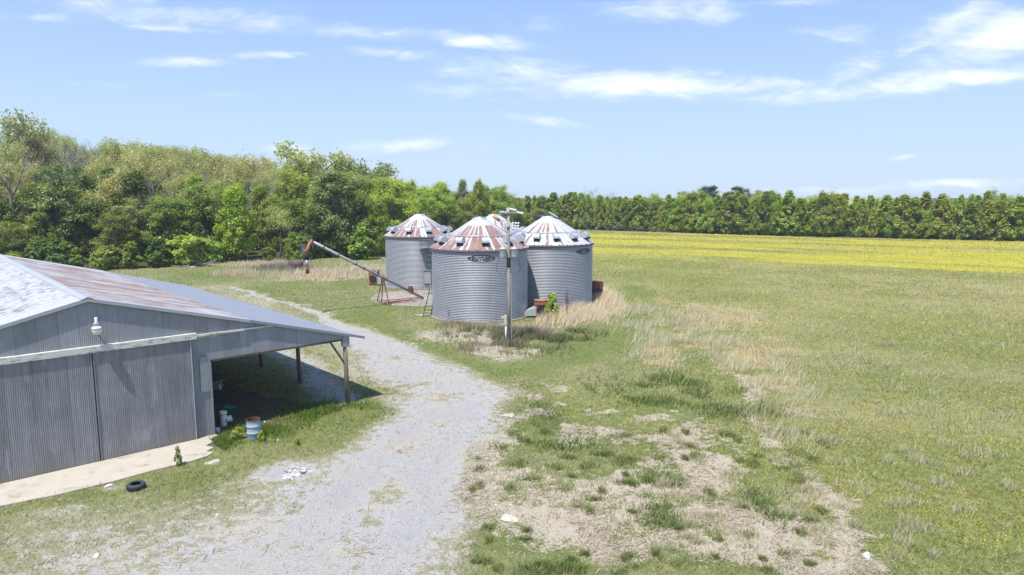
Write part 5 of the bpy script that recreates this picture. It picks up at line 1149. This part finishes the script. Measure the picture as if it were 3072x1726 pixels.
# straw lying on the bare ground
x, y = scatter(150000, 15.5, 60); c = cover(x, y); k = rng.random(len(x)) < np.clip(c['hay']*1.1-.15, 0, 1)*(1-c['g'])*np.clip((vnoise(x, y, 1.4, 61, 4)-.40)*4, .05, .9); x, y = x[k], y[k]; n = len(x)
a = vnoise(x, y, 2.5, 63, 2)*9+rng.normal(size=n)*.6; L = (.10+.18*rng.random(n))*(1+.01*c['D'][k]); w_ = .004+.00022*c['D'][k]; zz = .01+.05*rng.random(n)
dirx, diry = np.cos(a), np.sin(a); P0 = np.stack([x, y, zz], 1); P1 = P0+np.stack([dirx*L, diry*L, rng.normal(size=n)*.02], 1); S_ = np.stack([-diry*w_, dirx*w_, np.zeros(n)], 1)
me = np_mesh('straw', np.stack([P0-S_, P0+S_, P1+S_, P1-S_], 1).reshape(-1, 3), np.arange(4*n).reshape(-1, 4))
ca = me.color_attributes.new('col', 'FLOAT_COLOR', 'CORNER'); A = np.ones((4*n, 4), np.float32); v_ = rng.random((n, 1)); A[:, :3] = np.repeat(pal(.31, .245, .175)*(1-v_)+pal(.60, .52, .42)*v_, 4, 0); ca.data.foreach_set('color', A.ravel())
tag(link('straw', me, m_g), 'pale straw strewn over the bare ground', None, None, 'stuff')
# yellow wildflowers
x, y = scatter(240000, 15.5, 120); c = cover(x, y); pt = vnoise(x, y, 1.6, 71, 3); k = rng.random(len(x)) < np.clip(c['fl']*1.15*ss(pt, .38, .66)+.02*(c['lush'] < .3)*(x > 5), 0, 1)*(1-c['g'])*(1-c['hay'])*.85; x, y, D = x[k], y[k], c['D'][k]; n = len(x)
C = np.stack([x, y, .06+.13*rng.random(n)], 1); N_ = rdir(n, rng)*.5+np.array([0, -.2, 1]); N_ /= np.linalg.norm(N_, axis=1)[:, None]
V_, Fq = leaf_quads(C, N_, .010+.00030*D, rng); me = np_mesh('wildflowers', V_, Fq)
ca = me.color_attributes.new('col', 'FLOAT_COLOR', 'CORNER'); A = np.ones((4*n, 4), np.float32); v_ = rng.random((n, 1)); A[:, :3] = np.repeat(pal(.62, .52, .02)*(1-v_)+pal(.74, .66, .10)*v_, 4, 0); ca.data.foreach_set('color', A.ravel())
tag(link('wildflowers', me, m_g), 'small yellow wildflowers scattered over the field', None, None, 'stuff')
# stones of the drive
x, y = scatter(60000, 15.5, 55); c = cover(x, y); k = rng.random(len(x)) < ss(c['g']+c['e2']*.5, .35, .7)*.8+.01; x, y, D = x[k], y[k], c['D'][k]; n = len(x)
O8 = np.array([[1, 0, 0], [0, 1, 0], [-1, 0, 0], [0, -1, 0], [0, 0, 1]], float); s_ = (.006+.00026*D)*(.6+.8*rng.random(n)); rot = rng.random(n)*6.28
B5 = O8[None]*s_[:, None, None]*(.7+.6*rng.random((n, 5, 1))); cx_, sx_ = np.cos(rot)[:, None], np.sin(rot)[:, None]
V_ = np.stack([B5[..., 0]*cx_-B5[..., 1]*sx_+x[:, None], B5[..., 0]*sx_+B5[..., 1]*cx_+y[:, None], B5[..., 2]*.8+.004], -1).reshape(-1, 3)
T5 = np.array([[0, 1, 4], [1, 2, 4], [2, 3, 4], [3, 0, 4]]); Ft = (T5[None]+5*np.arange(n)[:, None, None]).reshape(-1, 3)
me = np_mesh('gravel', V_, None, Ft); ca = me.color_attributes.new('col', 'FLOAT_COLOR', 'CORNER'); A = np.ones((12*n, 4), np.float32); v_ = rng.random((n, 1)); A[:, :3] = np.repeat(pal(.32, .32, .315)*(1-v_)+pal(.60, .595, .58)*v_, 12, 0); ca.data.foreach_set('color', A.ravel())
m_s, t, out = mat('loose_stones'); pbr(t, out, attr(t, 'col').outputs['Color'], .95)
tag(link('gravel', me, m_s), 'loose grey stones of the gravel drive', None, None, 'stuff')

# ------------------------------------------------------------------ air
m_h = bpy.data.materials.new('haze_air'); m_h.use_nodes = True; t = NT(m_h.node_tree); t.n.clear(); out = t.new('ShaderNodeOutputMaterial')
pv = t.new('ShaderNodeVolumePrincipled'); pv.inputs['Color'].default_value = (.86, .92, 1, 1); pv.inputs['Density'].default_value = 0.00028; pv.inputs['Anisotropy'].default_value = 0.2
t.l.new(pv.outputs[0], out.inputs['Volume'])
hz_o = MB().box((-320, -40, -1.0), (420, 420, 45)).build('haze', m_h); tag(hz_o, 'thin pale air over the whole farm', None, None, 'stuff')
